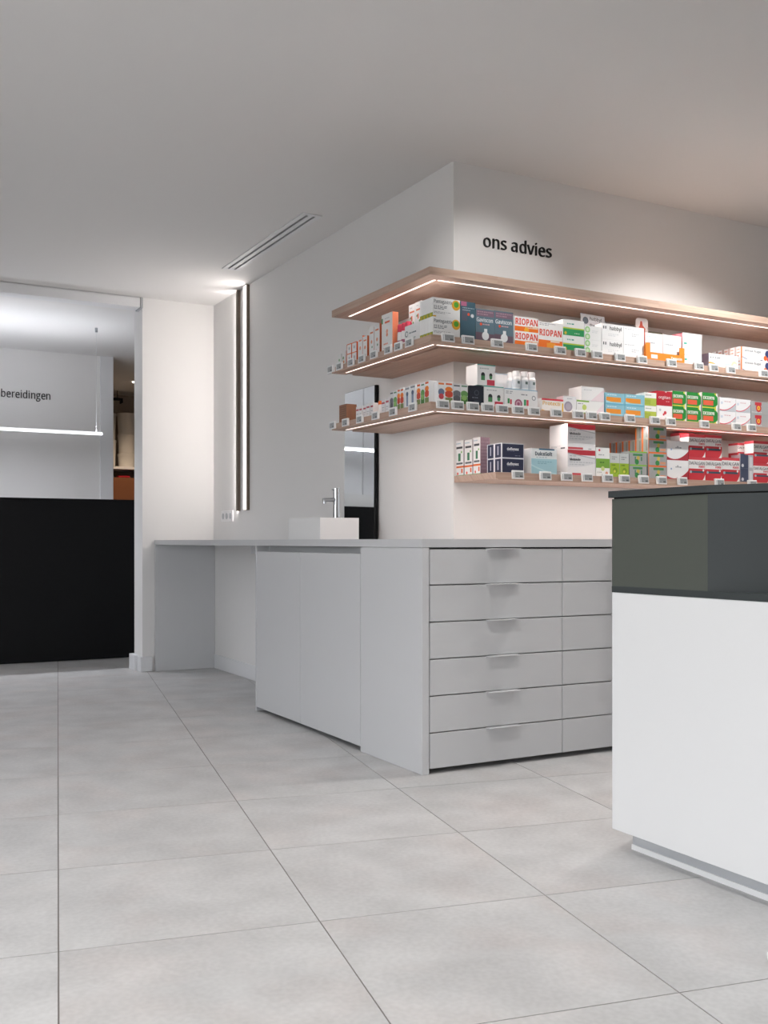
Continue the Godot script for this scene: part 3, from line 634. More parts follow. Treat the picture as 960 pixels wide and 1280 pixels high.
func build_shell() -> void:
	var ce := mb()                                    # with the opening of the slot diffuser
	var vx0 := 2.191
	var vx1 := 2.299
	var vz0 := -6.105
	var vz1 := -4.875
	box(ce, Vector3(-3.6, CEIL, -12.4), Vector3(vx0, CEIL + 0.2, 3.2))
	box(ce, Vector3(vx1, CEIL, -12.4), Vector3(5.4, CEIL + 0.2, 3.2))
	box(ce, Vector3(vx0, CEIL, -12.4), Vector3(vx1, CEIL + 0.2, vz0))
	box(ce, Vector3(vx0, CEIL, vz1), Vector3(vx1, CEIL + 0.2, 3.2))
	box(ce, Vector3(vx0, CEIL + 0.16, vz0), Vector3(vx1, CEIL + 0.2, vz1))
	struct(ce, "ceiling", M.ceiling)
	# shop
	var lw := mb()                                   # street side with its window opening
	box(lw, Vector3(-3.5, 0, 3.0), Vector3(-3.3, CEIL, 1.7))
	box(lw, Vector3(-3.5, 0, -4.1), Vector3(-3.3, CEIL, -12.2))
	box(lw, Vector3(-3.5, 0, 1.7), Vector3(-3.3, 0.12, -4.1))
	box(lw, Vector3(-3.5, 2.45, 1.7), Vector3(-3.3, CEIL, -4.1))
	struct(lw, "wall_street", M.wall)
	slab("wall_rear", Vector3(-3.5, 0, 3.0), Vector3(5.3, CEIL, 3.2), M.wall)
	slab("wall_right", Vector3(5.2, 0, 3.0), Vector3(5.4, CEIL, -3.888), M.wall)
	# the solid block that carries the shelves
	slab("wall_shelves", Vector3(2.49, 0, -3.888), Vector3(5.3, CEIL, -7.2), M.wall)
	# pier and far wall towards the preparation room
	slab("wall_back", Vector3(1.965, 0, -7.12), Vector3(3.4, CEIL, -7.33), M.wall)
	slab("wall_left", Vector3(-3.4, 0, -7.12), Vector3(-0.9, CEIL, -7.33), M.wall)
	# street window
	var win := thing("window_1", Vector3(-3.4, 0.12, -1.2), "", "")
	win.set_meta("kind", "structure")
	var fr := mb()
	for z: float in [2.87, 0.97, -0.97, -2.87]: box(fr, Vector3(-0.04, 0, z - 0.03), Vector3(0.04, 2.33, z + 0.03))
	for y: float in [0.03, 2.30]: box(fr, Vector3(-0.04, y - 0.03, -2.9), Vector3(0.04, y + 0.03, 2.9))
	put(fr, "window_frame", M.steel, win)
	for z: float in [1.92, 0.0, -1.92]:
		var g := mb()
		box(g, Vector3(-0.003, 0.06, z - 0.92), Vector3(0.003, 2.27, z + 0.92))
		put(g, "pane", M.glass, win)
	# baseboards
	var b1 := mb()
	box(b1, Vector3(2.478, 0, -5.2), Vector3(2.49, 0.1, -7.075), 0.003)
	struct(b1, "baseboard_side", M.trim)
	var b2 := mb()
	box(b2, Vector3(1.945, 0, -7.09), Vector3(2.03, 0.105, -7.12), 0.003)
	box(b2, Vector3(1.945, 0, -7.12), Vector3(1.965, 0.105, -7.18), 0.003)
	box(b2, Vector3(1.93, 0, -7.20), Vector3(1.965, 0.11, -7.345), 0.003)
	struct(b2, "baseboard_pier", M.trim)
	# sliding door track under the ceiling of the opening
	var tr := mb()
	box(tr, Vector3(-0.9, 2.558, -7.10), Vector3(1.944, 2.622, -7.22), 0.002)
	box(tr, Vector3(-0.9, 2.622, -7.115), Vector3(1.955, CEIL, -7.21))
	struct(tr, "trim_1", M.trim)
	var tc := mb()
	box(tc, Vector3(1.945, 2.552, -7.094), Vector3(1.963, 2.628, -7.225), 0.002)
	struct(tc, "trim_2", M.track_end)
	# lettering on the shelf wall
	var s := thing("wall_lettering", Vector3(2.65, 2.262, -3.888), "black lettering ons advies on the wall above the shelves", "lettering")
	letters("ons advies", s, Vector3(0.195, 0.034, 0.004), 0.390, 0.062, M.ink, false, 0.008)
	# ceiling slot diffuser
	var v := thing("ceiling_vent", Vector3(2.245, CEIL, -5.49), "long white two slot air diffuser flush in the ceiling", "vent")
	var pl := mb()
	for x: float in [-0.042, 0.0, 0.042]: box(pl, Vector3(x - 0.014, -0.006, -0.60), Vector3(x + 0.014, 0.0, 0.60), 0.001)
	for z: float in [-0.606, 0.606]: box(pl, Vector3(-0.056, -0.006, z - 0.012), Vector3(0.056, 0.0, z + 0.012), 0.001)
	put(pl, "frame", M.trim, v)
	var duct := mb()                                  # sheet metal box above the slots
	for x: float in [-0.053, 0.0, 0.053]: box(duct, Vector3(x - 0.0008, 0.0, -0.612), Vector3(x + 0.0008, 0.15, 0.612))
	box(duct, Vector3(-0.053, 0.15, -0.612), Vector3(0.053, 0.152, 0.612))
	put(duct, "duct_box", M.trim, v)
	for x: float in [-0.021, 0.021]:
		var vane := mb()
		box(vane, Vector3(x + 0.0015, 0.004, -0.595), Vector3(x + 0.003, 0.03, 0.595))
		put(vane, "vane", M.trim, v)
	# double socket
	var so := thing("wall_socket", Vector3(2.49, 1.055, -6.82), "white triple wall socket plate under the wall lamps", "socket")
	var p := mb()
	box(p, Vector3(-0.010, 0, -0.115), Vector3(0, 0.078, 0.115), 0.003)
	put(p, "plate", M.white, so)
	for k in 3:
		var r := mb()
		tube(r, Vector3(-0.0115, 0.039, -0.072 + k * 0.072), Vector3(-0.009, 0.039, -0.072 + k * 0.072), 0.022, 18)
		put(r, "outlet", mat("#b9bcc0", 0.5), so)

func build_floor() -> void:
	var base := slab("floor", Vector3(-3.6, -0.15, -12.4), Vector3(5.4, -0.002, 3.2), M.grout)
	var phi := 0.1923
	var dd := Vector2(sin(phi), -cos(phi))           # tile rows run this way
	var rr := Vector2(cos(phi), sin(phi))
	var room := PackedVector2Array([Vector2(-3.3, 2.98), Vector2(5.2, 2.98), Vector2(5.2, -3.88), Vector2(2.485, -3.88), Vector2(2.485, -7.11), Vector2(1.965, -7.11), Vector2(1.965, -7.33), Vector2(3.3, -7.33), Vector2(3.3, -9.5), Vector2(-3.3, -9.5)])
	var rng := RandomNumberGenerator.new()
	rng.seed = 4
	var rest := mb()
	var n := 0
	var list := []
	for i in range(-10, 12):
		for j in range(-11, 14):
			var o := rr * (0.0019 + i * 0.6) + dd * (2.392 + j * 0.6)
			var g := 0.0017
			var q := PackedVector2Array([o + rr * g + dd * g, o + rr * (0.6 - g) + dd * g, o + rr * (0.6 - g) + dd * (0.6 - g), o + rr * g + dd * (0.6 - g)])
			for c: PackedVector2Array in Geometry2D.intersect_polygons(q, room):
				var mid := Vector2.ZERO
				for p in c: mid += p / c.size()
				list.append([mid.distance_to(Vector2(1.2, -3.0)), c, mid])
	list.sort_custom(func(a: Array, b: Array) -> bool: return a[0] < b[0])
	for it: Array in list:
		var c: PackedVector2Array = it[1]
		if Geometry2D.triangulate_polygon(c).is_empty(): continue
		if n < 290:
			var st := mb()
			var loc := PackedVector2Array()
			for p in c: loc.append(p - it[2])
			tile_mesh(st, loc, phi, Vector2(rng.randf(), rng.randf()) * 1.2)
			var t := put(st, "tile", M.tile[rng.randi() % 4], base)
			t.position = Vector3(it[2].x, 0, it[2].y)
		else:
			tile_mesh(rest, c, phi, Vector2.ZERO)
		n += 1
	if n > 290:
		var r := put(rest, "far_tiles", M.tile[0], base)
		r.set_meta("kind", "stuff")

func tile_mesh(st: SurfaceTool, foot: PackedVector2Array, phi: float, off: Vector2) -> void:
	var idx := Geometry2D.triangulate_polygon(foot)
	for k in range(0, idx.size(), 3):
		var a := foot[idx[k]]
		var b := foot[idx[k + 1]]
		var c := foot[idx[k + 2]]
		var order := [a, b, c] if (b - a).cross(c - a) > 0 else [a, c, b]
		for p: Vector2 in order:
			st.set_normal(Vector3.UP)
			st.set_uv(p.rotated(-phi) + off)
			st.add_vertex(Vector3(p.x, 0, p.y))
	for k in foot.size():
		var p := foot[k]
		var q := foot[(k + 1) % foot.size()]
		var m := (p + q) * 0.5
		poly(st, [Vector3(p.x, 0, p.y), Vector3(q.x, 0, q.y), Vector3(q.x, -0.002, q.y), Vector3(p.x, -0.002, p.y)], Vector3(m.x, 0, m.y))

func build_furniture() -> void:
	# continuous L-shaped worktop
	var wt := mb()
	var y0 := 0.8925
	var y1 := 0.9255
	prism(wt, PackedVector2Array([Vector2(2.05, -3.43), Vector2(2.05, -7.115), Vector2(2.489, -7.115), Vector2(2.489, -3.887), Vector2(4.9, -3.887), Vector2(4.9, -3.43)]), y0, y1)
	tag(put(wt, "worktop", M.worktop), "light grey worktop running around the wall corner", "worktop")

	# drawer units
	var xs := [2.087, 2.745, 3.403, 4.061]
	var names := ["grey six drawer unit at the worktop corner", "grey six drawer unit beside the corner drawer unit", "grey six drawer unit hidden behind the dispensing counter"]
	var ys := [0.0205, 0.163, 0.308, 0.453, 0.599, 0.745, 0.888]
	var pull := mb()                                  # bent sheet pull, shared
	box(pull, Vector3(-0.076, -0.0015, 0.0), Vector3(0.076, 0.0015, 0.034), 0.0004)
	box(pull, Vector3(-0.076, -0.012, 0.0), Vector3(0.076, 0.0, 0.0012))
	var pull_mesh := pull.commit()
	for u in 3:
		var t := thing("drawer_unit", Vector3(xs[u], 0, -3.452), names[u], "cabinet")
		var w: float = xs[u + 1] - xs[u]
		var ca := mb()
		box(ca, Vector3(0.0, 0.03, -0.425), Vector3(w, 0.888, -0.04))
		put(ca, "carcass", M.laminate, t)
		var ki := mb()
		box(ki, Vector3(0, 0.0, -0.40), Vector3(w, 0.03, -0.09))
		put(ki, "kickboard", M.laminate, t)
		for k in 6:
			var d := mb()
			box(d, Vector3(0.0015, ys[k] + 0.001, 0.0), Vector3(w - 0.0015, ys[k + 1] - 0.0035, 0.02), 0.0012)
			var front := put(d, "drawer", M.laminate, t)
			var h := inst(pull_mesh, "handle", M.laminate, front)
			h.position = Vector3(w / 2 + 0.013, ys[k + 1] - 0.002, 0.02)
		if u == 0:
			var e := mb()
			box(e, Vector3(-0.037, 0.0, -0.50), Vector3(-0.003, 0.8915, 0.022), 0.002)
			put(e, "end_panel", M.laminate, t)

	# basin cabinet with two doors
	var b := thing("basin_cabinet", Vector3(2.05, 0, -4.57), "grey two door cabinet under the small wash basin", "cabinet")
	var z0 := -0.617
	var z1 := 0.612
	var ca2 := mb()
	box(ca2, Vector3(0.05, 0.06, z0 + 0.014), Vector3(0.43, 0.83, z1 - 0.004))
	box(ca2, Vector3(0.075, 0.83, z0 + 0.014), Vector3(0.43, 0.89, z1 - 0.004))
	put(ca2, "carcass", M.laminate, b)
	var kb := mb()
	box(kb, Vector3(0.09, 0.0, z0 + 0.012), Vector3(0.40, 0.06, z1))
	put(kb, "kickboard", M.laminate, b)
	var sp := mb()
	box(sp, Vector3(0.0, 0.0, z0), Vector3(0.43, 0.8915, z0 + 0.012), 0.0015)
	put(sp, "side_panel", M.laminate, b)
	var zm := -0.024
	for r: Array in [[z0 + 0.0135, zm - 0.002], [zm + 0.002, z1 - 0.0005]]:
		var d2 := mb()
		box(d2, Vector3(0.002, 0.022, r[0]), Vector3(0.021, 0.862, r[1]), 0.0012)
		put(d2, "door", M.laminate, b)

	# support panel of the desk against the back wall
	var dp := mb()
	box(dp, Vector3(2.052, 0.0, -7.117), Vector3(2.4885, 0.8915, -7.09), 0.0015)
	tag(put(dp, "desk_support", M.laminate), "grey upright support under the desk end at the back wall", "support")
	# bracket under the desk top
	var br := mb()
	box(br, Vector3(2.19, 0.876, -5.63), Vector3(2.489, 0.891, -5.60))
	box(br, Vector3(2.19, 0.845, -5.62), Vector3(2.23, 0.876, -5.61))
	tag(put(br, "desk_bracket", M.trim), "small white angle bracket under the desk top", "bracket")

	# wash basin
	var s := thing("wash_basin", Vector3(2.205, 0.9256, -4.665), "white rectangular wash basin on the grey worktop", "basin")
	var outer := mb()
	var X := 0.105
	var Z := 0.195
	var H := 0.106
	basin_shape(outer, X, Z, H, 0.012, 0.05)
	put(outer, "bowl", M.ceramic, s)
	basin_tap(Vector3(2.282, 0.9256 + H, -4.665), "chrome pillar tap standing on the white wash basin", Vector3(-1, 0, 0.25), 0.155)

	# mirror leaning on the side wall
	var mi := thing("leaning_mirror", Vector3(2.462, 0.9256, -4.765), "tall narrow mirror with black edge leaning behind the wash basin", "mirror")
	mi.rotation.z = -0.006
	var back := mb()
	box(back, Vector3(0.002, 0, -0.172), Vector3(0.020, 0.79, 0.176), 0.001)
	put(back, "backing", M.black, mi)
	var gl := mb()
	box(gl, Vector3(0.0, 0.0, -0.172), Vector3(0.002, 0.788, 0.166))
	put(gl, "mirror_glass", M.mirror, mi)

	# rounded white foot at the edge of the picture
	var ft := mb()
	lathe(ft, [Vector2(0.0, 0.0), Vector2(0.026, 0.0), Vector2(0.034, 0.008), Vector2(0.035, 0.018), Vector2(0.028, 0.027), Vector2(0.012, 0.031), Vector2(0.0, 0.032)], 24)
	var fo := put(ft, "furniture_foot", M.white)
	fo.position = Vector3(1.822, 0.0, -1.522)
	tag(fo, "rounded white foot on the floor tiles before the counter", "foot")

# open box: floor, four walls of thickness t (the +x wall is thicker, for the tap)
func basin_shape(st: SurfaceTool, X: float, Z: float, H: float, t: float, tx: float) -> void:
	var ix0 := -X + t
	var ix1 := X - tx
	var iz := Z - t
	var o := [Vector2(-X, -Z), Vector2(X, -Z), Vector2(X, Z), Vector2(-X, Z)]
	var n := [Vector2(ix0, -iz), Vector2(ix1, -iz), Vector2(ix1, iz), Vector2(ix0, iz)]
	poly(st, [Vector3(-X, 0, -Z), Vector3(X, 0, -Z), Vector3(X, 0, Z), Vector3(-X, 0, Z)], Vector3.DOWN)
	poly(st, [Vector3(ix0, 0.03, -iz), Vector3(ix1, 0.03, -iz), Vector3(ix1, 0.03, iz), Vector3(ix0, 0.03, iz)], Vector3.UP)
	for k in 4:
		var a: Vector2 = o[k]
		var b: Vector2 = o[(k + 1) % 4]
		var c: Vector2 = n[k]
		var d: Vector2 = n[(k + 1) % 4]
		var m := (a + b).normalized()
		poly(st, [Vector3(a.x, 0, a.y), Vector3(b.x, 0, b.y), Vector3(b.x, H, b.y), Vector3(a.x, H, a.y)], Vector3(m.x, 0, m.y))
		poly(st, [Vector3(c.x, 0.03, c.y), Vector3(d.x, 0.03, d.y), Vector3(d.x, H, d.y), Vector3(c.x, H, c.y)], Vector3(-m.x, 0, -m.y))
		poly(st, [Vector3(a.x, H, a.y), Vector3(b.x, H, b.y), Vector3(d.x, H, d.y), Vector3(c.x, H, c.y)], Vector3.UP)

func basin_tap(at: Vector3, label: String, dir: Vector3, h: float) -> void:
	var f := thing("pillar_tap", at, label, "tap")
	var a := mb()
	tube(a, Vector3.ZERO, Vector3(0, 0.006, 0), 0.022, 20)
	tube(a, Vector3(0, 0.006, 0), Vector3(0, h * 0.78, 0), 0.016, 20)
	put(a, "pillar", M.chrome, f)
	var l := mb()
	tube(l, Vector3(0, h * 0.79, 0), Vector3(0, h, 0), 0.0165, 20)
	put(l, "lever_cap", M.chrome, f)
	var pin := mb()
	var dn := dir.normalized()
	tube(pin, Vector3(0, h * 0.93, 0) + dn * 0.015, Vector3(0, h * 0.95, 0) + dn * 0.028, 0.003, 8)
	put(pin, "lever_pin", M.chrome, f)
	var sp := mb()
	tube(sp, Vector3(0, h * 0.62, 0), Vector3(0, h * 0.60, 0) + dn * 0.085, 0.010, 16)
	tube(sp, Vector3(0, h * 0.60, 0) + dn * 0.078, Vector3(0, h * 0.48, 0) + dn * 0.078, 0.008, 14)
	put(sp, "spout", M.chrome, f)

func build_counter() -> void:
	var t := thing("dispensing_counter", Vector3(2.06, 0, -2.343), "white dispensing counter with dark green upper part", "counter")
	var body := mb()
	box(body, Vector3(0, 0.060, 0.0), Vector3(0.85, 0.7645, 2.7), 0.0015)
	put(body, "body", M.counter_white, t)
	var pl := mb()
	box(pl, Vector3(0.05, 0.0, 0.035), Vector3(0.80, 0.060, 2.65))
	put(pl, "plinth", M.plinth, t)
	var tr := mb()
	box(tr, Vector3(0.046, 0.0, 0.033), Vector3(0.051, 0.016, 2.65), 0.0005)
	put(tr, "plinth_trim", M.white, t)
	var led := mb()
	box(led, Vector3(-0.001, 0.7645, -0.001), Vector3(0.85, 0.7835, 2.7), 0.001)
	put(led, "ledge", M.green_edge, t)
	# upper part steps back from the front at an angle
	var k := 0.377
	var ang := deg_to_rad(30.0)
	var far := Vector2(sin(ang), cos(ang)) * 0.85
	var up := mb()
	prism(up, PackedVector2Array([Vector2(0.0, 0.0), Vector2(0.85, 0.0), Vector2(0.85, 2.7), Vector2(far.x, 2.7), Vector2(far.x, k + far.y), Vector2(0.0, k)]), 0.7835, 1.042)
	put(up, "upper_part", M.green, t)
	var pn := mb()                                    # added thin sheet, its darker colour paints shade onto the angled face
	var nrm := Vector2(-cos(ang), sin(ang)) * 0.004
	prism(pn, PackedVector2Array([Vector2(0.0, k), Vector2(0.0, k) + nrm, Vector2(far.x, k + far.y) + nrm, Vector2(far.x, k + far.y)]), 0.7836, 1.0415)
	tag(put(pn, "painted_shade_panel", M.green_edge, t), "anthracite angled panel")
	var gap := mb()
	prism(gap, PackedVector2Array([Vector2(0.004, 0.004), Vector2(0.84, 0.004), Vector2(0.84, 2.69), Vector2(far.x + 0.004, 2.69), Vector2(far.x + 0.004, k + far.y), Vector2(0.004, k + 0.002)]), 1.042, 1.046)
	put(gap, "shadow_joint", M.black, t)
	var top := mb()
	prism(top, PackedVector2Array([Vector2(-0.004, -0.012), Vector2(0.86, -0.012), Vector2(0.86, 2.71), Vector2(far.x - 0.004, 2.71), Vector2(far.x - 0.004, k + far.y), Vector2(-0.004, k)]), 1.046, 1.0655)
	put(top, "top", M.green_edge, t)

# shelf: underside height, whether it wraps the corner, and its lip
const SX := 2.155
const SZ := -3.545
const SEND := -4.455

func build_shelves() -> void:
	var names := ["oak wall shelf with light strip, topmost and empty on top", "oak corner shelf with light strip, second from the top", "oak corner shelf with light strip, third from the top", "short oak shelf, lowest, on the lettered wall only"]
	var under := [2.0, 1.728, 1.453, 1.176]
	for k in 4:
		var y: float = under[k]
		var t := thing("wall_shelf", Vector3(2.49, y, -3.888), names[k], "shelf")
		var x0 := SX - 2.49 if k < 3 else 0.003
		var z1 := SZ + 3.888
		var ze := SEND + 3.888
		var lip := 0.0 if k == 0 else 0.018
		var th := 0.032 if k == 0 else 0.034
		# boards with a mitred corner
		var fb := mb()
		if k < 3:
			prism(fb, PackedVector2Array([Vector2(x0 + lip, z1 - lip), Vector2(2.41, z1 - lip), Vector2(2.41, 0.001), Vector2(0.0, 0.001)]), 0.0 if k == 0 else 0.006, th, 0)
		else:
			prism(fb, PackedVector2Array([Vector2(0.003, z1 - lip), Vector2(2.41, z1 - lip), Vector2(2.41, 0.001), Vector2(0.003, 0.001)]), 0.006, th, 0)
		put(fb, "board", M.wood, t)
		if k < 3:
			var sb := mb()
			prism(sb, PackedVector2Array([Vector2(x0 + lip, z1 - lip), Vector2(0.0, 0.0), Vector2(-0.001, 0.0), Vector2(-0.001, ze), Vector2(x0 + lip, ze)]), 0.0 if k == 0 else 0.006, th, 2)
			put(sb, "board", M.wood, t)
		# ledge that carries the price tags
		if k > 0:
			var lg := mb()
			if k < 3:
				prism(lg, PackedVector2Array([Vector2(x0, z1), Vector2(2.41, z1), Vector2(2.41, z1 - 0.075), Vector2(x0 + 0.075, z1 - 0.075)]), 0.0, 0.006, 0)
				prism(lg, PackedVector2Array([Vector2(x0 + 0.112, z1 - 0.112), Vector2(2.41, z1 - 0.112), Vector2(2.41, 0.001), Vector2(0.0, 0.001)]), 0.0, 0.006, 0)
			else:
				prism(lg, PackedVector2Array([Vector2(0.003, z1), Vector2(2.41, z1), Vector2(2.41, z1 - lip), Vector2(0.003, z1 - lip)]), 0.0, 0.006, 0)
			put(lg, "underside", M.wood, t)
			if k < 3:
				var ls := mb()
				prism(ls, PackedVector2Array([Vector2(x0, z1), Vector2(x0 + 0.075, z1 - 0.075), Vector2(x0 + 0.075, ze), Vector2(x0, ze)]), 0.0, 0.006, 2)
				prism(ls, PackedVector2Array([Vector2(x0 + 0.112, z1 - 0.112), Vector2(0.0, 0.0), Vector2(-0.001, ze), Vector2(x0 + 0.112, ze)]), 0.0, 0.006, 2)
				put(ls, "underside", M.wood, t)
		# light strips let into the underside
		var inset := 0.06 if k == 0 else 0.045
		var wdt := 0.010 if k == 0 else 0.007
		var yl := -0.0015 if k < 3 else 0.0045
		var s1 := mb()
		box(s1, Vector3(x0 + inset + 0.02, yl, z1 - inset - wdt), Vector3(2.40, yl + 0.0025, z1 - inset))
		put(s1, "light_strip", M.led, t)
		var len1 := 2.40 - (x0 + inset + 0.02)
		area(t, Vector3(2.40 - len1 / 2, yl - 0.001, z1 - inset - wdt / 2), Vector3.DOWN, Vector3.RIGHT, Vector2(len1, wdt), LED_C, LED_E * len1 * [0.6, 0.55, 0.8, 1.35][k])
		if k == 3: continue
		var s2 := mb()
		box(s2, Vector3(x0 + inset, yl, ze + 0.06), Vector3(x0 + inset + wdt, 0.001, z1 - inset - 0.005))
		put(s2, "light_strip", M.led, t)
		var len2 := (z1 - inset) - (ze + 0.06)
		area(t, Vector3(x0 + inset + wdt / 2, yl - 0.001, ze + 0.06 + len2 / 2), Vector3.DOWN, Vector3.BACK, Vector2(len2, wdt), LED_C, LED_E * len2 * [0.6, 0.55, 0.8, 1.0][k])

const LED_C := Color("#ffefe8")
const LED_E := 0.19

func downlight(at: Vector2, energy: float, angle: float, aim: Vector3, label: String) -> void:
	var t := thing("ceiling_downlight", Vector3(at.x, CEIL, at.y), label, "ceiling light", "downlights in the shop ceiling")
	var ring := mb()
	lathe(ring, [Vector2(0.040, -0.001), Vector2(0.042, -0.006), Vector2(0.055, -0.006), Vector2(0.058, 0.0)], 24)
	put(ring, "ring", M.trim, t)
	var d := mb()
	lathe(d, [Vector2(0.040, -0.002), Vector2(0.0, -0.002)], 24)
	put(d, "lens", M.lamp, t)
	var l := SpotLight3D.new()
	l.name = "light"
	l.light_energy = energy * DOWN_E
	l.light_color = Color("#fefbf8")
	l.light_size = 0.025
	l.spot_angle = angle
	l.spot_angle_attenuation = 0.8
	l.spot_range = 12.0
	l.spot_attenuation = 2.0
	l.shadow_enabled = true
	t.add_child(l)
	l.position = Vector3(0, -0.02, 0)
	var dir := (aim - (t.position + l.position)).normalized()
	l.basis = Basis.looking_at(dir, Vector3.FORWARD if absf(dir.y) > 0.9 else Vector3.UP)

func build_lamps() -> void:
	downlight(Vector2(3.75, -3.08), 2.35, 60.0, Vector3(3.72, 0.9, -3.42), "round recessed ceiling downlight before the lettered wall")
	downlight(Vector2(1.4, -2.1), 1.4, 70.0, Vector3(1.5, 0, -2.4), "round recessed ceiling downlight beside the dispensing counter")
	downlight(Vector2(-0.3, -2.0), 0.6, 70.0, Vector3(-0.3, 0, -2.0), "round recessed ceiling downlight over the open shop floor")
	downlight(Vector2(-0.3, 0.0), 1.0, 70.0, Vector3(-0.3, 0, 0.0), "round recessed ceiling downlight over the open shop floor")
	downlight(Vector2(1.4, 0.0), 1.1, 70.0, Vector3(1.4, 0, 0.0), "round recessed ceiling downlight over the open shop floor")
	downlight(Vector2(1.62, -2.02), 2.7, 12.0, Vector3(2.70, 2.0, -3.888), "narrow beam recessed ceiling spot aimed at the shelves")
	downlight(Vector2(-2.0, -1.0), 4.2, 70.0, Vector3(-2.0, 0, -1.0), "round recessed ceiling downlight over the open shop floor")
	# two vertical wall lamps
	var names := ["bronze vertical wall lamp shining towards the back wall", "bronze vertical wall lamp with its white lit face towards the room"]
	for k in 2:
		var z: float = [-6.587, -6.4285][k]
		var hw: float = [0.0135, 0.0265][k]
		var t := thing("wall_lamp", Vector3(2.49, 1.125, z), names[k], "wall lamp")
		var hgt := CEIL - 1.125 - 0.004
		var bd := mb()
		box(bd, Vector3(-0.024, 0, -hw), Vector3(-0.001, hgt, hw), 0.0008)
		put(bd, "housing", M.bronze, t)
		var df := mb()
		if k == 0:
			box(df, Vector3(-0.022, 0.004, -hw - 0.0025), Vector3(-0.003, hgt - 0.006, -hw - 0.0002))
			area(t, Vector3(-0.0125, hgt / 2, -hw - 0.004), Vector3.FORWARD, Vector3.UP, Vector2(hgt - 0.01, 0.019), Color("#fff6f1"), SCONCE_E)
		else:
			box(df, Vector3(-0.0265, 0.004, -hw + 0.001), Vector3(-0.0242, hgt - 0.006, hw - 0.001))
			area(t, Vector3(-0.028, hgt / 2, 0.0), Vector3.LEFT, Vector3.UP, Vector2(hgt - 0.01, 0.05), Color("#fff6f1"), SCONCE_E * 1.3)
		put(df, "diffuser", M.sconce, t)

const DOWN_E := 1.0
const SCONCE_E := 0.305

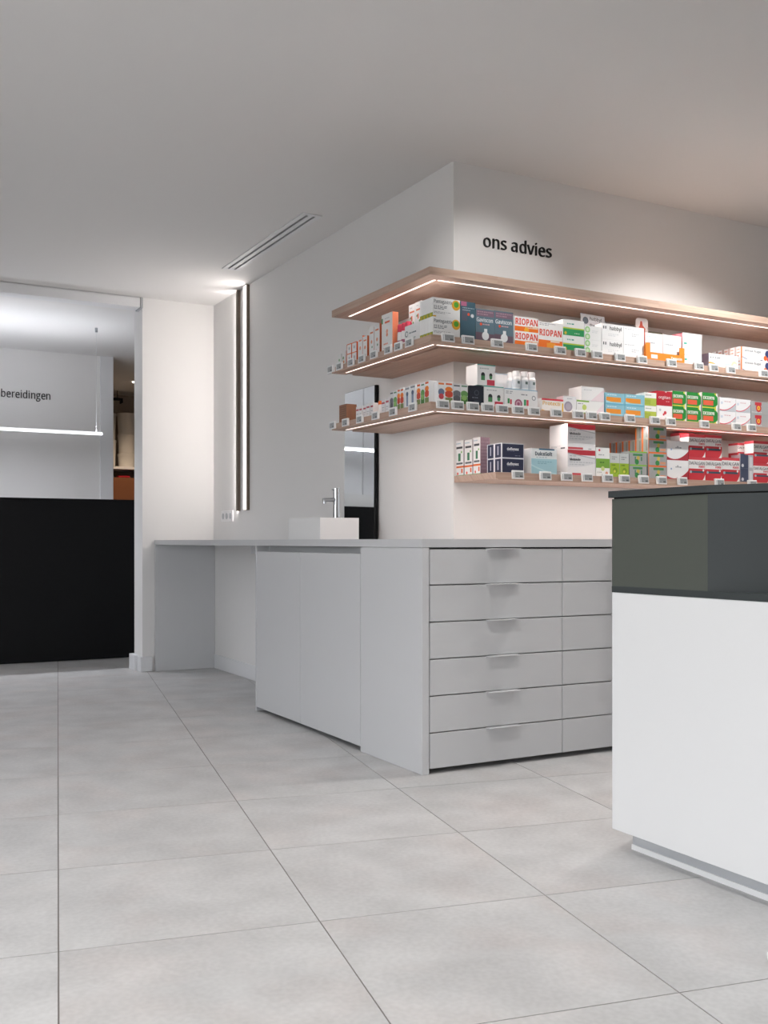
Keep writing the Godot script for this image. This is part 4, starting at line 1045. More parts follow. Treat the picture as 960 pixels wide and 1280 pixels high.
func build_preparation_room() -> void:
	# walls of the room behind the opening and of the store beyond it
	slab("wall_preparation", Vector3(1.15, 0, -9.554), Vector3(2.24, CEIL, -9.70), M.wall)
	var jb := mb()
	box(jb, Vector3(2.24, 0, -9.535), Vector3(2.36, CEIL, -9.72), 0.003)
	struct(jb, "trim_3", M.trim)
	slab("wall_preparation_end", Vector3(3.3, 0, -7.33), Vector3(3.45, CEIL, -12.2), M.storage_wall)
	slab("wall_store", Vector3(0.8, 0, -12.0), Vector3(3.45, CEIL, -12.2), M.storage_wall)
	slab("wall_store_side", Vector3(1.0, 0, -9.7), Vector3(1.15, CEIL, -12.0), M.storage_wall)
	# run of tall white cupboards seen in the mirror
	for k in 5:
		var x := 1.145 - 0.6 * (k + 1)
		var c := thing("tall_cupboard", Vector3(x + 0.299, 0, -9.56), ["tall white cupboard next to the lettered preparation wall", "tall white cupboard, second from the lettered preparation wall", "tall white cupboard, third from the lettered preparation wall", "tall white cupboard, fourth from the lettered preparation wall", "tall white cupboard, fifth from the lettered preparation wall"][k], "cupboard")
		var cb := mb()
		box(cb, Vector3(-0.298, 0, -0.14), Vector3(0.298, CEIL - 0.002, -0.02))
		put(cb, "body", M.white, c)
		var dr := mb()
		box(dr, Vector3(-0.296, 0.05, -0.02), Vector3(0.296, CEIL - 0.03, 0.0), 0.0015)
		put(dr, "door", M.white, c)
	var cl := mb()
	box(cl, Vector3(-3.4, 0, -9.58), Vector3(-1.86, CEIL, -9.70))
	struct(cl, "wall_preparation_left", M.wall)
	var s := thing("wall_lettering", Vector3(1.585, 2.19, -9.554), "black lettering bereidingen on the preparation room wall", "lettering")
	letters("bereidingen", s, Vector3(0, 0.032, 0.004), 0.42, 0.094, M.ink, false, 0.008)

	# black bench
	var b := thing("preparation_bench", Vector3(0.7, 0, -8.03), "tall matt black bench in front of the preparation wall", "bench")
	var bd := mb()
	box(bd, Vector3(-1.5, 0.004, -0.58), Vector3(1.75, 1.225, 0.0), 0.001)
	put(bd, "front", M.black, b)
	var bt := mb()
	box(bt, Vector3(-1.5, 1.225, -0.60), Vector3(1.76, 1.245, 0.003), 0.001)
	put(bt, "top", M.black, b)
	# basin on the bench, seen in the mirror
	var bs := thing("wash_basin", Vector3(0.5, 1.2452, -8.30), "white wash basin on the black preparation bench", "basin")
	var bo := mb()
	basin_shape(bo, 0.5, 0.15, 0.115, 0.015, 0.015)
	put(bo, "bowl", M.ceramic, bs)

	# hanging linear lamp
	var p := thing("pendant_lamp", Vector3(0.72, 1.785, -8.308), "thin white linear pendant lamp over the black bench", "pendant lamp")
	var br := mb()
	box(br, Vector3(-1.25, -0.010, -0.018), Vector3(1.25, 0.010, 0.018), 0.001)
	put(br, "body", M.white, p)
	var lo := mb()
	box(lo, Vector3(-1.245, -0.0115, -0.0185), Vector3(1.245, 0.006, 0.0185))
	put(lo, "diffuser", M.pendant, p)
	var upg := mb()
	box(upg, Vector3(-1.245, 0.009, -0.012), Vector3(1.245, 0.0112, 0.012))
	put(upg, "diffuser", M.pendant, p)
	area(p, Vector3(0, 0.013, 0), Vector3.UP, Vector3.RIGHT, Vector2(2.49, 0.03), Color("#f6f8ff"), PEND_E)
	area(p, Vector3(0, -0.013, 0), Vector3.DOWN, Vector3.RIGHT, Vector2(2.49, 0.03), Color("#f6f8ff"), PEND_E * 1.9)
	for x: float in [-1.2, 1.2]:
		var cbl := mb()
		tube(cbl, Vector3(x, 0.01, 0), Vector3(x, CEIL - 1.785, 0), 0.0012, 8)
		put(cbl, "cable", M.cable, p)
		var cap := mb()
		lathe(cap, [Vector2(0.011, CEIL - 1.785 - 0.035), Vector2(0.011, CEIL - 1.785)], 14, Vector3(x, 0, 0))
		lathe(cap, [Vector2(0.0, CEIL - 1.785 - 0.035), Vector2(0.011, CEIL - 1.785 - 0.035)], 14, Vector3(x, 0, 0))
		put(cap, "ceiling_cap", M.steel, p)

	# store: shelf with buckets, box, cable duct, spot
	var sh := mb()
	box(sh, Vector3(2.5, 1.735, -11.55), Vector3(3.29, 1.765, -11.99), 0.001)
	tag(put(sh, "storage_shelf", M.white), "white storage shelf carrying buckets in the store", "shelf")
	var sh2 := mb()
	box(sh2, Vector3(2.5, 1.28, -11.55), Vector3(3.29, 1.31, -11.99), 0.001)
	tag(put(sh2, "storage_shelf", M.white), "lower white storage shelf carrying the cardboard box", "shelf")
	for a: Array in [[2.83, 1.7655, 0.105, 0.31, "lower white bucket at the near end of the store shelf"], [2.83, 2.078, 0.105, 0.30, "upper white bucket at the near end of the store shelf"],
			[3.06, 1.7655, 0.10, 0.16, "low white tub at the bottom of the further bucket stack"], [3.06, 1.928, 0.10, 0.22, "middle white bucket of the further bucket stack"], [3.06, 2.150, 0.105, 0.24, "upper white bucket of the further bucket stack"]]:
		var bk := thing("bucket", Vector3(a[0], a[1], -11.75), a[4], "bucket")
		var m := mb()
		lathe(m, [Vector2(0, 0), Vector2(a[2] * 0.9, 0), Vector2(a[2], a[3] - 0.02)], 24)
		put(m, "tub", M.bucket, bk)
		var ld := mb()
		lathe(ld, [Vector2(a[2] * 1.04, a[3] - 0.03), Vector2(a[2] * 1.05, a[3] - 0.004), Vector2(a[2] * 0.98, a[3]), Vector2(0, a[3])], 24)
		put(ld, "lid", M.bucket, bk)
	var cbx := thing("cardboard_box", Vector3(3.05, 1.3105, -11.74), "brown cardboard box under the bucket shelf", "box")
	var cm := mb()
	box(cm, Vector3(-0.2, 0, -0.17), Vector3(0.2, 0.33, 0.17), 0.002)
	put(cm, "carton", M.cardboard, cbx)
	var rb := mb()
	box(rb, Vector3(2.93, 1.641, -11.72), Vector3(3.06, 1.665, -11.60), 0.006)
	tag(put(rb, "pouch", M.red), "small red pouch on the cardboard box", "pouch")
	var du := mb()
	box(du, Vector3(2.6, 2.525, -11.6), Vector3(2.98, 2.545, -11.7), 0.004)
	box(du, Vector3(2.965, 2.49, -11.6), Vector3(2.98, 2.5255, -11.7), 0.004)
	for x: float in [2.65, 2.93]: tube(du, Vector3(x, 2.545, -11.65), Vector3(x, CEIL, -11.65), 0.004, 8)
	tag(put(du, "cable_duct", M.black), "dark duct under the ceiling of the store", "duct")
	var t := thing("store_spotlight", Vector3(2.93, CEIL, -10.9), "small bright ceiling spot in the store", "ceiling light")
	var d := mb()
	lathe(d, [Vector2(0.03, 0.0), Vector2(0.03, -0.012), Vector2(0.0, -0.012)], 18)
	put(d, "lens", M.lamp, t)
	var l := SpotLight3D.new()
	l.name = "light"
	l.spot_angle = 65.0
	l.spot_range = 8.0
	l.rotation.x = -PI / 2
	l.light_energy = STORE_E
	l.light_color = Color("#ffe2c4")
	l.light_size = 0.035
	l.shadow_enabled = true
	t.add_child(l)
	l.position = Vector3(0, -0.06, 0)

const STORE_E := 1.2
const PEND_E := 1.6

# face (F = lettered wall, L = mirror side), kind, centre along the shelf, front plane, base height, width, height, depth,
# level in its stack (-1 = alone), stack size, how many stand one behind the other, their spacing
const STOCK := [
	["F", "teal", 2.367, -3.585, 1.7620, 0.074, 0.1576, 0.049, -1, 1, 2, 0.050],
	["F", "gavis", 2.454, -3.585, 1.7620, 0.095, 0.1354, 0.059, -1, 1, 1, 0.000],
	["F", "gavis", 2.551, -3.585, 1.7620, 0.097, 0.1369, 0.059, -1, 1, 1, 0.000],
	["F", "riopan", 2.671, -3.585, 1.7620, 0.126, 0.0624, 0.049, 0, 2, 2, 0.050],
	["F", "riopan", 2.671, -3.585, 1.8249, 0.126, 0.0624, 0.049, 1, 2, 2, 0.050],
	["F", "riopan_l", 2.801, -3.585, 1.7620, 0.131, 0.1161, 0.049, -1, 1, 2, 0.050],
	["F", "green", 2.930, -3.585, 1.7620, 0.118, 0.0695, 0.049, 0, 2, 2, 0.050],
	["F", "green", 2.930, -3.585, 1.8320, 0.118, 0.0695, 0.049, 1, 2, 2, 0.050],
	["F", "circles", 3.041, -3.585, 1.7620, 0.095, 0.0613, 0.049, 0, 2, 1, 0.000],
	["F", "circles", 3.041, -3.585, 1.8238, 0.095, 0.0613, 0.049, 1, 2, 1, 0.000],
	["F", "habbyl", 3.156, -3.585, 1.7620, 0.126, 0.0730, 0.049, 0, 2, 1, 0.000],
	["F", "habbyl", 3.156, -3.585, 1.8355, 0.126, 0.0712, 0.049, 1, 2, 1, 0.000],
	["F", "plainw", 3.283, -3.585, 1.7620, 0.124, 0.0721, 0.049, 0, 2, 1, 0.000],
	["F", "plainw", 3.283, -3.585, 1.8346, 0.124, 0.0721, 0.049, 1, 2, 1, 0.000],
	["F", "tealbits", 3.651, -3.585, 1.7620, 0.126, 0.0767, 0.069, 0, 2, 1, 0.000],
	["F", "tealbits", 3.651, -3.585, 1.8392, 0.126, 0.0729, 0.069, 1, 2, 1, 0.000],
	["F", "orangecurve", 3.863, -3.585, 1.7620, 0.202, 0.0685, 0.099, -1, 1, 1, 0.000],
	["F", "navy", 2.411, -3.585, 1.4870, 0.071, 0.0842, 0.059, -1, 1, 1, 0.000],
	["F", "hat", 2.499, -3.585, 1.4870, 0.101, 0.0885, 0.059, -1, 1, 1, 0.000],
	["F", "wide", 2.642, -3.585, 1.4870, 0.177, 0.0864, 0.190, -1, 1, 1, 0.000],
	["F", "protect", 2.812, -3.585, 1.4870, 0.119, 0.0563, 0.049, -1, 1, 1, 0.000],
	["F", "greycirc", 2.908, -3.585, 1.4870, 0.070, 0.0747, 0.049, -1, 1, 1, 0.000],
	["F", "whitepk", 3.026, -3.585, 1.4870, 0.157, 0.0612, 0.089, -1, 1, 1, 0.000],
	["F", "blueor", 3.171, -3.585, 1.4870, 0.114, 0.0530, 0.059, 0, 2, 1, 0.000],
	["F", "blueor", 3.171, -3.585, 1.5405, 0.114, 0.0530, 0.059, 1, 2, 1, 0.000],
	["F", "blueor", 3.289, -3.585, 1.4870, 0.118, 0.0537, 0.059, 0, 2, 1, 0.000],
	["F", "blueor", 3.289, -3.585, 1.5412, 0.118, 0.0537, 0.059, 1, 2, 1, 0.000],
	["F", "limew", 3.386, -3.585, 1.4870, 0.072, 0.0617, 0.059, 0, 2, 1, 0.000],
	["F", "limew", 3.386, -3.585, 1.5492, 0.072, 0.0617, 0.059, 1, 2, 1, 0.000],
	["F", "orgw", 3.473, -3.585, 1.4870, 0.096, 0.0679, 0.059, 0, 2, 1, 0.000],
	["F", "orgr", 3.473, -3.585, 1.5554, 0.096, 0.0679, 0.059, 1, 2, 1, 0.000],
	["F", "excg", 3.568, -3.585, 1.4870, 0.088, 0.0723, 0.069, 0, 2, 1, 0.000],
	["F", "excg", 3.568, -3.585, 1.5598, 0.088, 0.0704, 0.069, 1, 2, 1, 0.000],
	["F", "excg", 3.663, -3.585, 1.4870, 0.092, 0.0730, 0.059, 0, 2, 1, 0.000],
	["F", "excg", 3.663, -3.585, 1.5605, 0.092, 0.0711, 0.059, 1, 2, 1, 0.000],
	["F", "excg", 3.770, -3.585, 1.4870, 0.102, 0.0757, 0.059, 0, 2, 1, 0.000],
	["F", "excg", 3.770, -3.585, 1.5632, 0.102, 0.0738, 0.059, 1, 2, 1, 0.000],
	["F", "wred", 3.890, -3.585, 1.4870, 0.110, 0.0668, 0.059, 0, 2, 1, 0.000],
	["F", "wred", 3.890, -3.585, 1.5543, 0.110, 0.0668, 0.059, 1, 2, 1, 0.000],
	["F", "wred", 3.998, -3.585, 1.4870, 0.101, 0.0674, 0.059, 0, 2, 1, 0.000],
	["F", "wred", 3.998, -3.585, 1.5549, 0.101, 0.0655, 0.059, 1, 2, 1, 0.000],
	["F", "star", 4.120, -3.585, 1.4870, 0.132, 0.0642, 0.069, 0, 2, 2, 0.070],
	["F", "star", 4.120, -3.585, 1.5517, 0.132, 0.0642, 0.069, 1, 2, 2, 0.070],
	["F", "navyb", 2.598, -3.585, 1.2100, 0.118, 0.0636, 0.054, 0, 2, 2, 0.055],
	["F", "navyb", 2.598, -3.585, 1.2741, 0.118, 0.0636, 0.054, 1, 2, 2, 0.055],
	["F", "dulco", 2.766, -3.585, 1.2100, 0.140, 0.1121, 0.089, -1, 1, 1, 0.000],
	["F", "molax", 2.975, -3.585, 1.2100, 0.158, 0.1146, 0.129, 0, 2, 1, 0.000],
	["F", "molax", 2.975, -3.585, 1.3251, 0.158, 0.1146, 0.129, 1, 2, 1, 0.000],
	["F", "wgreen", 3.098, -3.585, 1.2100, 0.080, 0.1306, 0.049, -1, 1, 1, 0.000],
	["F", "lime", 3.168, -3.585, 1.2100, 0.055, 0.1096, 0.049, -1, 1, 1, 0.000],
	["F", "lime", 3.225, -3.585, 1.2100, 0.055, 0.1103, 0.049, -1, 1, 1, 0.000],
	["F", "sporto", 3.310, -3.585, 1.2100, 0.105, 0.0612, 0.059, 0, 2, 1, 0.000],
	["F", "sporto", 3.310, -3.585, 1.2717, 0.105, 0.0612, 0.059, 1, 2, 1, 0.000],
	["F", "redcurve", 3.558, -3.585, 1.2100, 0.137, 0.0912, 0.059, 0, 2, 1, 0.000],
	["F", "redcurve", 3.558, -3.585, 1.3017, 0.137, 0.0912, 0.059, 1, 2, 1, 0.000],
	["F", "dafal", 3.684, -3.585, 1.2100, 0.109, 0.1116, 0.059, 0, 2, 1, 0.000],
	["F", "dafal", 3.684, -3.585, 1.3221, 0.109, 0.1078, 0.059, 1, 2, 1, 0.000],
	["F", "dafal", 3.795, -3.585, 1.2100, 0.109, 0.1128, 0.059, 0, 2, 1, 0.000],
	["F", "dafal", 3.795, -3.585, 1.3233, 0.109, 0.1090, 0.059, 1, 2, 1, 0.000],
	["F", "dafal", 3.912, -3.585, 1.2100, 0.121, 0.1181, 0.059, -1, 1, 1, 0.000],
	["F", "gnavy", 4.023, -3.585, 1.2100, 0.090, 0.0676, 0.059, 0, 2, 1, 0.000],
	["F", "gnavy", 4.023, -3.585, 1.2781, 0.090, 0.0676, 0.059, 1, 2, 1, 0.000],
	["F", "dafal", 4.128, -3.585, 1.2100, 0.115, 0.0964, 0.059, 0, 2, 1, 0.000],
	["F", "dafal", 4.128, -3.585, 1.3069, 0.115, 0.1125, 0.059, 1, 2, 1, 0.000],
	["L", "tallor", -3.975, 2.195, 1.7620, 0.099, 0.1672, 0.030, -1, 1, 1, 0.000],
	["L", "midor", -4.069, 2.195, 1.7620, 0.050, 0.1376, 0.030, -1, 1, 1, 0.000],
	["L", "midor", -4.121, 2.195, 1.7620, 0.047, 0.1316, 0.030, -1, 1, 1, 0.000],
	["L", "smallor", -4.186, 2.195, 1.7620, 0.044, 0.1036, 0.030, -1, 1, 1, 0.000],
	["L", "smallor", -4.234, 2.195, 1.7620, 0.045, 0.1120, 0.030, -1, 1, 1, 0.000],
	["L", "smallw", -4.297, 2.195, 1.7620, 0.050, 0.0491, 0.050, 0, 2, 1, 0.000],
	["L", "smallw", -4.297, 2.195, 1.8116, 0.050, 0.0453, 0.050, 1, 2, 1, 0.000],
	["L", "smallw", -4.350, 2.195, 1.7620, 0.047, 0.0496, 0.050, 0, 2, 1, 0.000],
	["L", "smallw", -4.350, 2.195, 1.8121, 0.047, 0.0458, 0.050, 1, 2, 1, 0.000],
	["L", "greenw", -4.407, 2.195, 1.7620, 0.035, 0.0694, 0.040, -1, 1, 1, 0.000],
	["L", "greenw", -4.451, 2.195, 1.7620, 0.035, 0.0621, 0.040, -1, 1, 1, 0.000],
	["L", "brown", -4.416, 2.195, 1.4870, 0.078, 0.0888, 0.055, -1, 1, 1, 0.000],
	["L", "redtiny", -4.262, 2.195, 1.4870, 0.029, 0.0601, 0.030, -1, 1, 1, 0.000],
	["L", "redtiny", -4.230, 2.195, 1.4870, 0.028, 0.0597, 0.030, -1, 1, 1, 0.000],
	["L", "redtiny", -4.190, 2.195, 1.4870, 0.028, 0.0593, 0.030, -1, 1, 1, 0.000],
	["L", "redtiny", -4.156, 2.195, 1.4870, 0.032, 0.0626, 0.030, -1, 1, 1, 0.000],
	["L", "redtiny", -4.119, 2.195, 1.4870, 0.027, 0.0621, 0.030, -1, 1, 1, 0.000],
	["L", "redtiny", -4.010, 2.195, 1.4870, 0.030, 0.0644, 0.030, -1, 1, 1, 0.000],
	["L", "redtiny", -3.973, 2.195, 1.4870, 0.029, 0.0675, 0.030, -1, 1, 1, 0.000],
	["L", "tube_d", -3.933, 2.195, 1.4870, 0.029, 0.0917, 0.050, -1, 1, 1, 0.000],
	["L", "tube_g", -3.901, 2.195, 1.4870, 0.029, 0.0911, 0.050, -1, 1, 1, 0.000],
	["L", "tube_r", -3.870, 2.195, 1.4870, 0.025, 0.0941, 0.050, -1, 1, 1, 0.000],
	["L", "tube_r", -3.841, 2.195, 1.4870, 0.028, 0.0935, 0.050, -1, 1, 1, 0.000],
	["L", "tube_b", -3.796, 2.195, 1.4870, 0.041, 0.0927, 0.050, -1, 1, 1, 0.000],
	["L", "tube_b", -3.750, 2.195, 1.4870, 0.044, 0.0952, 0.050, -1, 1, 1, 0.000],
	["L", "tube_r", -3.700, 2.195, 1.4870, 0.030, 0.0943, 0.050, -1, 1, 1, 0.000],
	["L", "tube_g", -3.667, 2.195, 1.4870, 0.029, 0.0937, 0.050, -1, 1, 1, 0.000],
	["L", "tube_r", -3.633, 2.195, 1.4870, 0.032, 0.0963, 0.050, -1, 1, 1, 0.000],
	["F", "pantog", 2.261, -3.585, 1.7620, 0.133, 0.0795, 0.025, 0, 2, 4, 0.026],
	["F", "pantog", 2.261, -3.585, 1.8420, 0.133, 0.0795, 0.025, 1, 2, 4, 0.026],
	["F", "emia", 4.083, -3.585, 1.7620, 0.205, 0.0600, 0.039, 0, 2, 6, 0.040],
	["F", "emia", 4.083, -3.585, 1.8225, 0.205, 0.0600, 0.039, 1, 2, 6, 0.040],
	["F", "tube_o", 2.236, -3.585, 1.4870, 0.033, 0.0892, 0.030, -1, 1, 1, 0.000],
	["F", "tube_r", 2.273, -3.585, 1.4870, 0.037, 0.0896, 0.030, -1, 1, 1, 0.000],
	["F", "tube_d", 2.312, -3.585, 1.4870, 0.036, 0.0866, 0.030, -1, 1, 1, 0.000],
	["F", "tube_g", 2.349, -3.585, 1.4870, 0.034, 0.0870, 0.030, -1, 1, 1, 0.000],
	["F", "sporto2", 3.429, -3.585, 1.2100, 0.113, 0.0619, 0.044, 0, 4, 6, 0.045],
	["F", "sporto2", 3.429, -3.585, 1.2724, 0.113, 0.0619, 0.044, 1, 4, 6, 0.045],
	["F", "sporto2", 3.429, -3.585, 1.3349, 0.113, 0.0619, 0.044, 2, 4, 6, 0.045],
	["F", "sporto2", 3.429, -3.585, 1.3973, 0.113, 0.0619, 0.044, 3, 4, 2, 0.045],
	["L", "ctext", -3.752, 2.195, 1.7620, 0.128, 0.0783, 0.030, -1, 1, 1, 0.000],
	["L", "tallmulti", -3.825, 2.235, 1.7620, 0.052, 0.1804, 0.130, -1, 1, 1, 0.000],
	["L", "tallmulti", -3.771, 2.235, 1.7620, 0.050, 0.1818, 0.130, -1, 1, 1, 0.000],
	["L", "slim", -3.863, 2.505, 1.2100, 0.069, 0.1582, 0.050, -1, 1, 1, 0.000],
	["L", "slim", -3.790, 2.505, 1.2100, 0.064, 0.1560, 0.050, -1, 1, 1, 0.000],
	["L", "slim", -3.724, 2.505, 1.2100, 0.056, 0.1610, 0.050, -1, 1, 1, 0.000],
	["F", "hat", 2.460, -3.585, 1.5765, 0.092, 0.0881, 0.085, 1, 2, 1, 0.000],
	["F", "whitepk_up", 3.040, -3.585, 1.5490, 0.130, 0.0631, 0.030, -1, 1, 3, 0.030],
	["F", "dafal", 3.693, -3.660, 1.2100, 0.101, 0.1171, 0.060, 0, 2, 1, 0.000],
	["F", "dafal", 3.693, -3.660, 1.3276, 0.101, 0.1171, 0.060, 1, 2, 1, 0.000],
	["F", "dafal", 4.093, -3.660, 1.2100, 0.103, 0.1135, 0.060, 0, 2, 1, 0.000],
	["F", "dafal", 4.093, -3.660, 1.3240, 0.103, 0.0892, 0.060, 1, 2, 1, 0.000],
	["F", "dafal", 4.199, -3.660, 1.2100, 0.102, 0.1146, 0.060, 0, 2, 1, 0.000],
	["F", "dafal", 4.199, -3.660, 1.3251, 0.102, 0.0901, 0.060, 1, 2, 1, 0.000],
	["F", "plum", 2.626, -3.760, 1.2100, 0.048, 0.1250, 0.060, -1, 1, 1, 0.000],
	["F", "plum", 2.685, -3.760, 1.2100, 0.053, 0.1258, 0.060, -1, 1, 1, 0.000],
	["F", "tavon", 3.408, -3.585, 1.7620, 0.110, 0.1273, 0.060, -1, 1, 1, 0.000],
	["F", "tavon", 3.523, -3.585, 1.7620, 0.114, 0.1288, 0.060, -1, 1, 1, 0.000],
	["F", "ochre", 3.562, -3.750, 1.7620, 0.115, 0.1802, 0.030, -1, 1, 1, 0.000],
	["F", "plainbehind", 2.629, -3.700, 1.5740, 0.095, 0.0812, 0.050, -1, 1, 1, 0.000],
]

# where the columns of one kind stand, in the order of STOCK
const PLACES := {
	"gavis": [" beside the teal carton", " beside the orange lettered cartons"],
	"blueor": [" beside the pale pink corner", " beside the lime topped cartons"],
	"excg": [" near deep red", " in between", " near white cartons"],
	"wred": [" near the green cartons", " near the silver cartons"],
	"slim": [" against the wall", " in the middle", " at the front"],
	"lime": [" beside the green band carton", " beside the silver cartons"],
	"dafal": [" beside the curve cartons", " between like cartons", " beside grey navy stack", " beyond grey navy stack", " behind the curve cartons", " behind the grey navy stack", " in back beyond navy stack"],
	"tallmulti": [" nearer the pink caps", " nearer the emblem cartons"],
	"midor": [" next to the tall one", " next to smaller cartons"],
	"smallor": [" beside the mid size cartons", " beside the framed cartons"],
	"smallw": [" nearer the orange sides", " nearer the dotted cartons"],
	"greenw": [" beside the framed cartons", " at the shelf end"],
	"redtiny": [" beside the kraft carton", " second from kraft carton", " third from kraft carton", " fourth from kraft carton", " beside the orange cap", " just past the orange cap", " beside the charcoal berry"],
	"tavon": [" beside the faint print cartons", " beside the teal mark cartons"],
}

func build_products() -> void:
	define_types()
	atlas = Image.create(2048, 1400, false, Image.FORMAT_RGB8)
	atlas.fill(Color("#e8e8e8"))
	print_mat = mat("#ffffff", 0.5, 0.0, 0.35)
	var cols := {}
	for r: Array in STOCK:
		var sfx := ""
		if r[8] == 0: sfx = " at stack bottom"
		elif r[8] == r[9] - 1: sfx = " on stack top"
		elif r[8] > 0: sfx = " second in stack" if r[8] == 1 else " third in stack"
		if r[0] == "L" and String(r[1]).begins_with("tube"): sfx += " above the basin"
		if PLACES.has(r[1]):
			var seen: Array = cols.get_or_add(r[1], [])
			var key := "%.2f" % r[2]
			if not seen.has(key): seen.append(key)
			var at_col := seen.find(key)
			if at_col < PLACES[r[1]].size(): sfx += PLACES[r[1]][at_col]
		for k: int in r[10]:
			var z: float = r[3] - k * r[11]
			var w2: String = sfx + (" behind another" if k > 0 else "")
			if r[0] == "F":
				carton(r[1], Vector3(r[2], r[4], z), r[5], r[6], r[7], 0.0, w2, k == 0)
			else:
				carton(r[1], Vector3(r[3], r[4], r[2]), r[5], r[6], r[7], -PI / 2, w2)
	# orange tray around the two tall cartons
	var tr := thing("display_tray", Vector3(3.467, 1.762, -3.575), "orange card tray holding two tall white cartons", "tray")
	var tm := mb()
	box(tm, Vector3(-0.122, 0, 0.0), Vector3(0.122, 0.036, 0.003))
	box(tm, Vector3(-0.122, 0.036, 0.0), Vector3(-0.095, 0.078, 0.003))
	box(tm, Vector3(0.09, 0.036, 0.0), Vector3(0.122, 0.072, 0.003))
	box(tm, Vector3(-0.122, 0, -0.075), Vector3(-0.1195, 0.07, 0.0))
	box(tm, Vector3(0.1195, 0, -0.075), Vector3(0.122, 0.07, 0.0))
	put(tm, "tray", M.orange, tr)
	var lb := mb()
	box(lb, Vector3(-0.09, 0.008, 0.003), Vector3(-0.05, 0.026, 0.0036))
	put(lb, "label_patch", M.cap_white, tr)
	letters("Tavonin", tr, Vector3(0.07, 0.018, 0.0032), 0.07, 0.015, M.cap_white, true)
	# display cards
	var c1 := thing("display_card", Vector3(3.165, 1.762, -3.72), "pale display card with dark lettering behind the cartons", "card")
	c1.rotation = Vector3(-0.12, 0, -0.03)
	var cm := mb()
	box(cm, Vector3(-0.07, 0, -0.001), Vector3(0.075, 0.222, 0.001))
	put(cm, "card", mat("#cdd3d9", 0.5), c1)
	letters("habbyl", c1, Vector3(0.02, 0.200, 0.0012), 0.07, 0.022, M.ink)
	letters("diverters", c1, Vector3(0.02, 0.172, 0.0012), 0.08, 0.012, M.ink)
	var pc := mb()
	tube(pc, Vector3(-0.042, 0.19, 0.001), Vector3(-0.042, 0.19, 0.002), 0.017, 16)
	put(pc, "printed_dot", ink("#54606c"), c1)
	var c2 := thing("display_card", Vector3(3.455, 1.762, -3.72), "round cornered display card with red figure", "card")
	var rc := mb()
	var pts := []
	for a in 9: pts.append(Vector3(0.025 + 0.016 * cos(PI / 2 * a / 8.0), 0.214 + 0.016 * sin(PI / 2 * a / 8.0), 0.001))
	for a in 9: pts.append(Vector3(-0.02 + 0.016 * cos(PI / 2 + PI / 2 * a / 8.0), 0.214 + 0.016 * sin(PI / 2 + PI / 2 * a / 8.0), 0.001))
	pts.append(Vector3(-0.046, 0, 0.001))
	pts.append(Vector3(0.041, 0, 0.001))
	var bkp := []
	for q: Vector3 in pts: bkp.append(q - Vector3(0, 0, 0.002))
	poly(rc, pts.duplicate(), Vector3.BACK)
	poly(rc, bkp, Vector3.FORWARD)
	put(rc, "card", mat("#d9d6d6", 0.5), c2)
	var rf := mb()
	prism(rf, PackedVector2Array([Vector2(-0.03, -0.16), Vector2(0.02, -0.16), Vector2(0.024, -0.18), Vector2(0.006, -0.196), Vector2(0.002, -0.215), Vector2(-0.008, -0.215), Vector2(-0.012, -0.194)]), 0.0, 0.0008)
	var fig := put(rf, "printed_figure", ink("#c0503c"), c2)
	fig.rotation.x = PI / 2
	fig.position = Vector3(0, 0, 0.0012)
	# white bottles on the wide carton
	var bm := mb()
	lathe(bm, [Vector2(0.0, 0.0), Vector2(0.017, 0.0), Vector2(0.0185, 0.003), Vector2(0.0185, 0.048), Vector2(0.014, 0.056), Vector2(0.0125, 0.058)], 18)
	var bottle := bm.commit()
	var cmh := mb()
	lathe(cmh, [Vector2(0.0148, 0.058), Vector2(0.0150, 0.078), Vector2(0.0135, 0.080), Vector2(0.0, 0.080)], 18)
	var capm := cmh.commit()
	var lm := mb()
	lathe(lm, [Vector2(0.0187, 0.008), Vector2(0.0187, 0.042)], 18)
	var lab := lm.commit()
	var lmat := ink("#d5dade")
	for a: Array in [[2.632, -3.608], [2.674, -3.608], [2.714, -3.608], [2.635, -3.650], [2.676, -3.650], [2.714, -3.650]]:
		var b := thing("pill_bottle", Vector3(a[0], 1.5735, a[1]), "small white pill bottle on the wide carton" + (", front row" if a[1] > -3.63 else ", rear row"), "bottle", "pill bottles on the wide carton")
		inst(bottle, "bottle_body", M.cap_white, b)
		inst(capm, "cap", M.cap_white, b)
		inst(lab, "label_band", lmat, b)
		if a[1] > -3.63:
			var mk := mb()
			box(mk, Vector3(-0.006, 0.024, 0.0184), Vector3(0.006, 0.036, 0.0192))
			put(mk, "printed_mark", ink("#5a6a68"), b)
	# pink capped bottles and the orange capped one on the mirror side
	for z: float in [-3.898, -3.864, -3.83]:
		var b2 := thing("capped_bottle", Vector3(2.222, 1.762, z), "slim white bottle with pink cap on the mirror side", "bottle", "pink capped bottles")
		var sb := mb()
		lathe(sb, [Vector2(0.0, 0.0), Vector2(0.0155, 0.0), Vector2(0.0155, 0.066), Vector2(0.013, 0.072)], 16)
		put(sb, "bottle_body", M.cap_white, b2)
		var sc := mb()
		lathe(sc, [Vector2(0.0145, 0.071), Vector2(0.0148, 0.10), Vector2(0.012, 0.106), Vector2(0.0, 0.107)], 16)
		put(sc, "cap", M.pink, b2)
		var sd := mb()
		lathe(sd, [Vector2(0.0157, 0.02), Vector2(0.0157, 0.034)], 16)
		put(sd, "label_band", ink("#a8647a"), b2)
	var b3 := thing("capped_bottle", Vector3(2.215, 1.487, -4.06), "small white bottle with bright orange cap", "bottle")
	var ob := mb()
	lathe(ob, [Vector2(0.0, 0.0), Vector2(0.014, 0.0), Vector2(0.014, 0.046), Vector2(0.011, 0.05)], 16)
	put(ob, "bottle_body", M.cap_white, b3)
	var oc := mb()
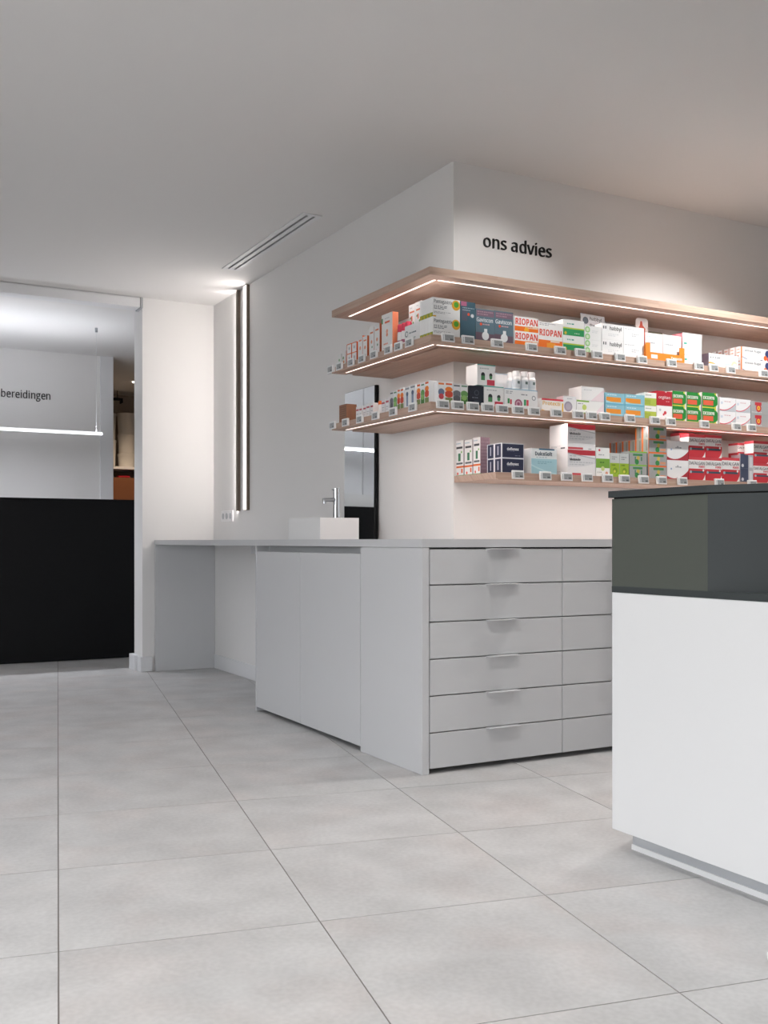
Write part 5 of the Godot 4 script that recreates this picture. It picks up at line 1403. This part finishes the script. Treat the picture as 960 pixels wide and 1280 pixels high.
	lathe(oc, [Vector2(0.016, 0.048), Vector2(0.016, 0.064), Vector2(0.0, 0.066)], 16)
	put(oc, "cap", M.cap_orange, b3)
	atlas.generate_mipmaps()
	print_mat.albedo_texture = ImageTexture.create_from_image(atlas)

func screen_texture() -> ImageTexture:
	var im := Image.create(96, 60, false, Image.FORMAT_RGB8)
	im.fill(Color("#a4a7a8"))
	var rng := RandomNumberGenerator.new()
	rng.seed = 9
	for k in 4:
		var x := 6
		while x < 84:
			var l := rng.randi_range(5, 14)
			im.fill_rect(Rect2i(x, 6 + k * 8, mini(l, 90 - x), 3), Color("#5f6264"))
			x += l + 3
	im.fill_rect(Rect2i(52, 36, 36, 18), Color("#77797b"))
	im.fill_rect(Rect2i(58, 40, 8, 12), Color("#3c3e40"))
	im.fill_rect(Rect2i(70, 40, 6, 12), Color("#3c3e40"))
	im.fill_rect(Rect2i(79, 40, 6, 8), Color("#3c3e40"))
	im.fill_rect(Rect2i(6, 42, 34, 10), Color("#808385"))
	im.generate_mipmaps()
	return ImageTexture.create_from_image(im)

func build_tags() -> void:
	var case := mb()
	box(case, Vector3(-0.030, 0, -0.011), Vector3(0.030, 0.038, 0), 0.0015)
	var case_mesh := case.commit()
	var sm := mb()
	for v: Array in [[Vector3(-0.019, 0.031, 0.0004), Vector2(0, 0)], [Vector3(0.0255, 0.031, 0.0004), Vector2(1, 0)], [Vector3(0.0255, 0.006, 0.0004), Vector2(1, 1)], [Vector3(-0.019, 0.031, 0.0004), Vector2(0, 0)], [Vector3(0.0255, 0.006, 0.0004), Vector2(1, 1)], [Vector3(-0.019, 0.006, 0.0004), Vector2(0, 1)]]:
		sm.set_normal(Vector3.BACK)
		sm.set_uv(v[1])
		sm.add_vertex(v[0])
	var screen_mesh := sm.commit()
	var bar := mb()
	for k in 5: box(bar, Vector3(-0.0265, 0.008 + k * 0.0046, 0), Vector3(-0.0235, 0.0112 + k * 0.0046, 0.0003))
	var bar_mesh := bar.commit()
	var sc := mat("#ffffff", 0.35)
	sc.albedo_texture = screen_texture()
	var barm := ink("#8b8e90")
	var y := [0.0, 1.7342, 1.4592, 1.1822]
	var front := [[], [2.25, 2.348, 2.495, 2.675, 2.83, 2.943, 3.039, 3.173, 3.305, 3.489, 3.664, 3.762, 3.878, 4.107],
		[2.224, 2.296, 2.372, 2.446, 2.52, 2.603, 2.688, 2.809, 2.93, 3.007, 3.083, 3.232, 3.384, 3.484, 3.701, 3.917, 4.022],
		[2.603, 2.75, 2.867, 2.982, 3.1, 3.199, 3.315, 3.426, 3.558, 3.802, 4.028]]
	var side := [[], [-4.487, -4.39, -4.267, -4.158, -4.041, -3.908, -3.819, -3.724], [-4.465, -4.326, -4.178, -4.026, -3.865, -3.697], []]
	var sn := ["", "second", "third", "lowest"]
	for k in range(1, 4):
		for pass_ in 2:
			var run: Array = front[k] if pass_ == 0 else side[k]
			for c: float in run:
				var at := Vector3(c, y[k], SZ - 0.004) if pass_ == 0 else Vector3(SX + 0.004, y[k], c)
				var near := ""
				var best := 1e9
				for r: Array in STOCK:
					if (r[0] == "F") != (pass_ == 0) or absf(r[4] - y[k]) > 0.06: continue
					if absf(r[2] - c) < best:
						best = absf(r[2] - c)
						near = r[1]
				var words: PackedStringArray = String(types[near].label).split(" ")
				var t := thing("price_tag", at, "white price tag on the %s shelf below the %s" % [sn[k], " ".join(words.slice(0, 7))], "price tag", "electronic price tags on the %s shelf" % sn[k], 0.0 if pass_ == 0 else -PI / 2)
				t.rotation.x = -0.10 if pass_ == 0 else 0.0
				inst(case_mesh, "casing", M.tag_white, t)
				inst(screen_mesh, "screen", sc, t)
				inst(bar_mesh, "barcode", barm, t)
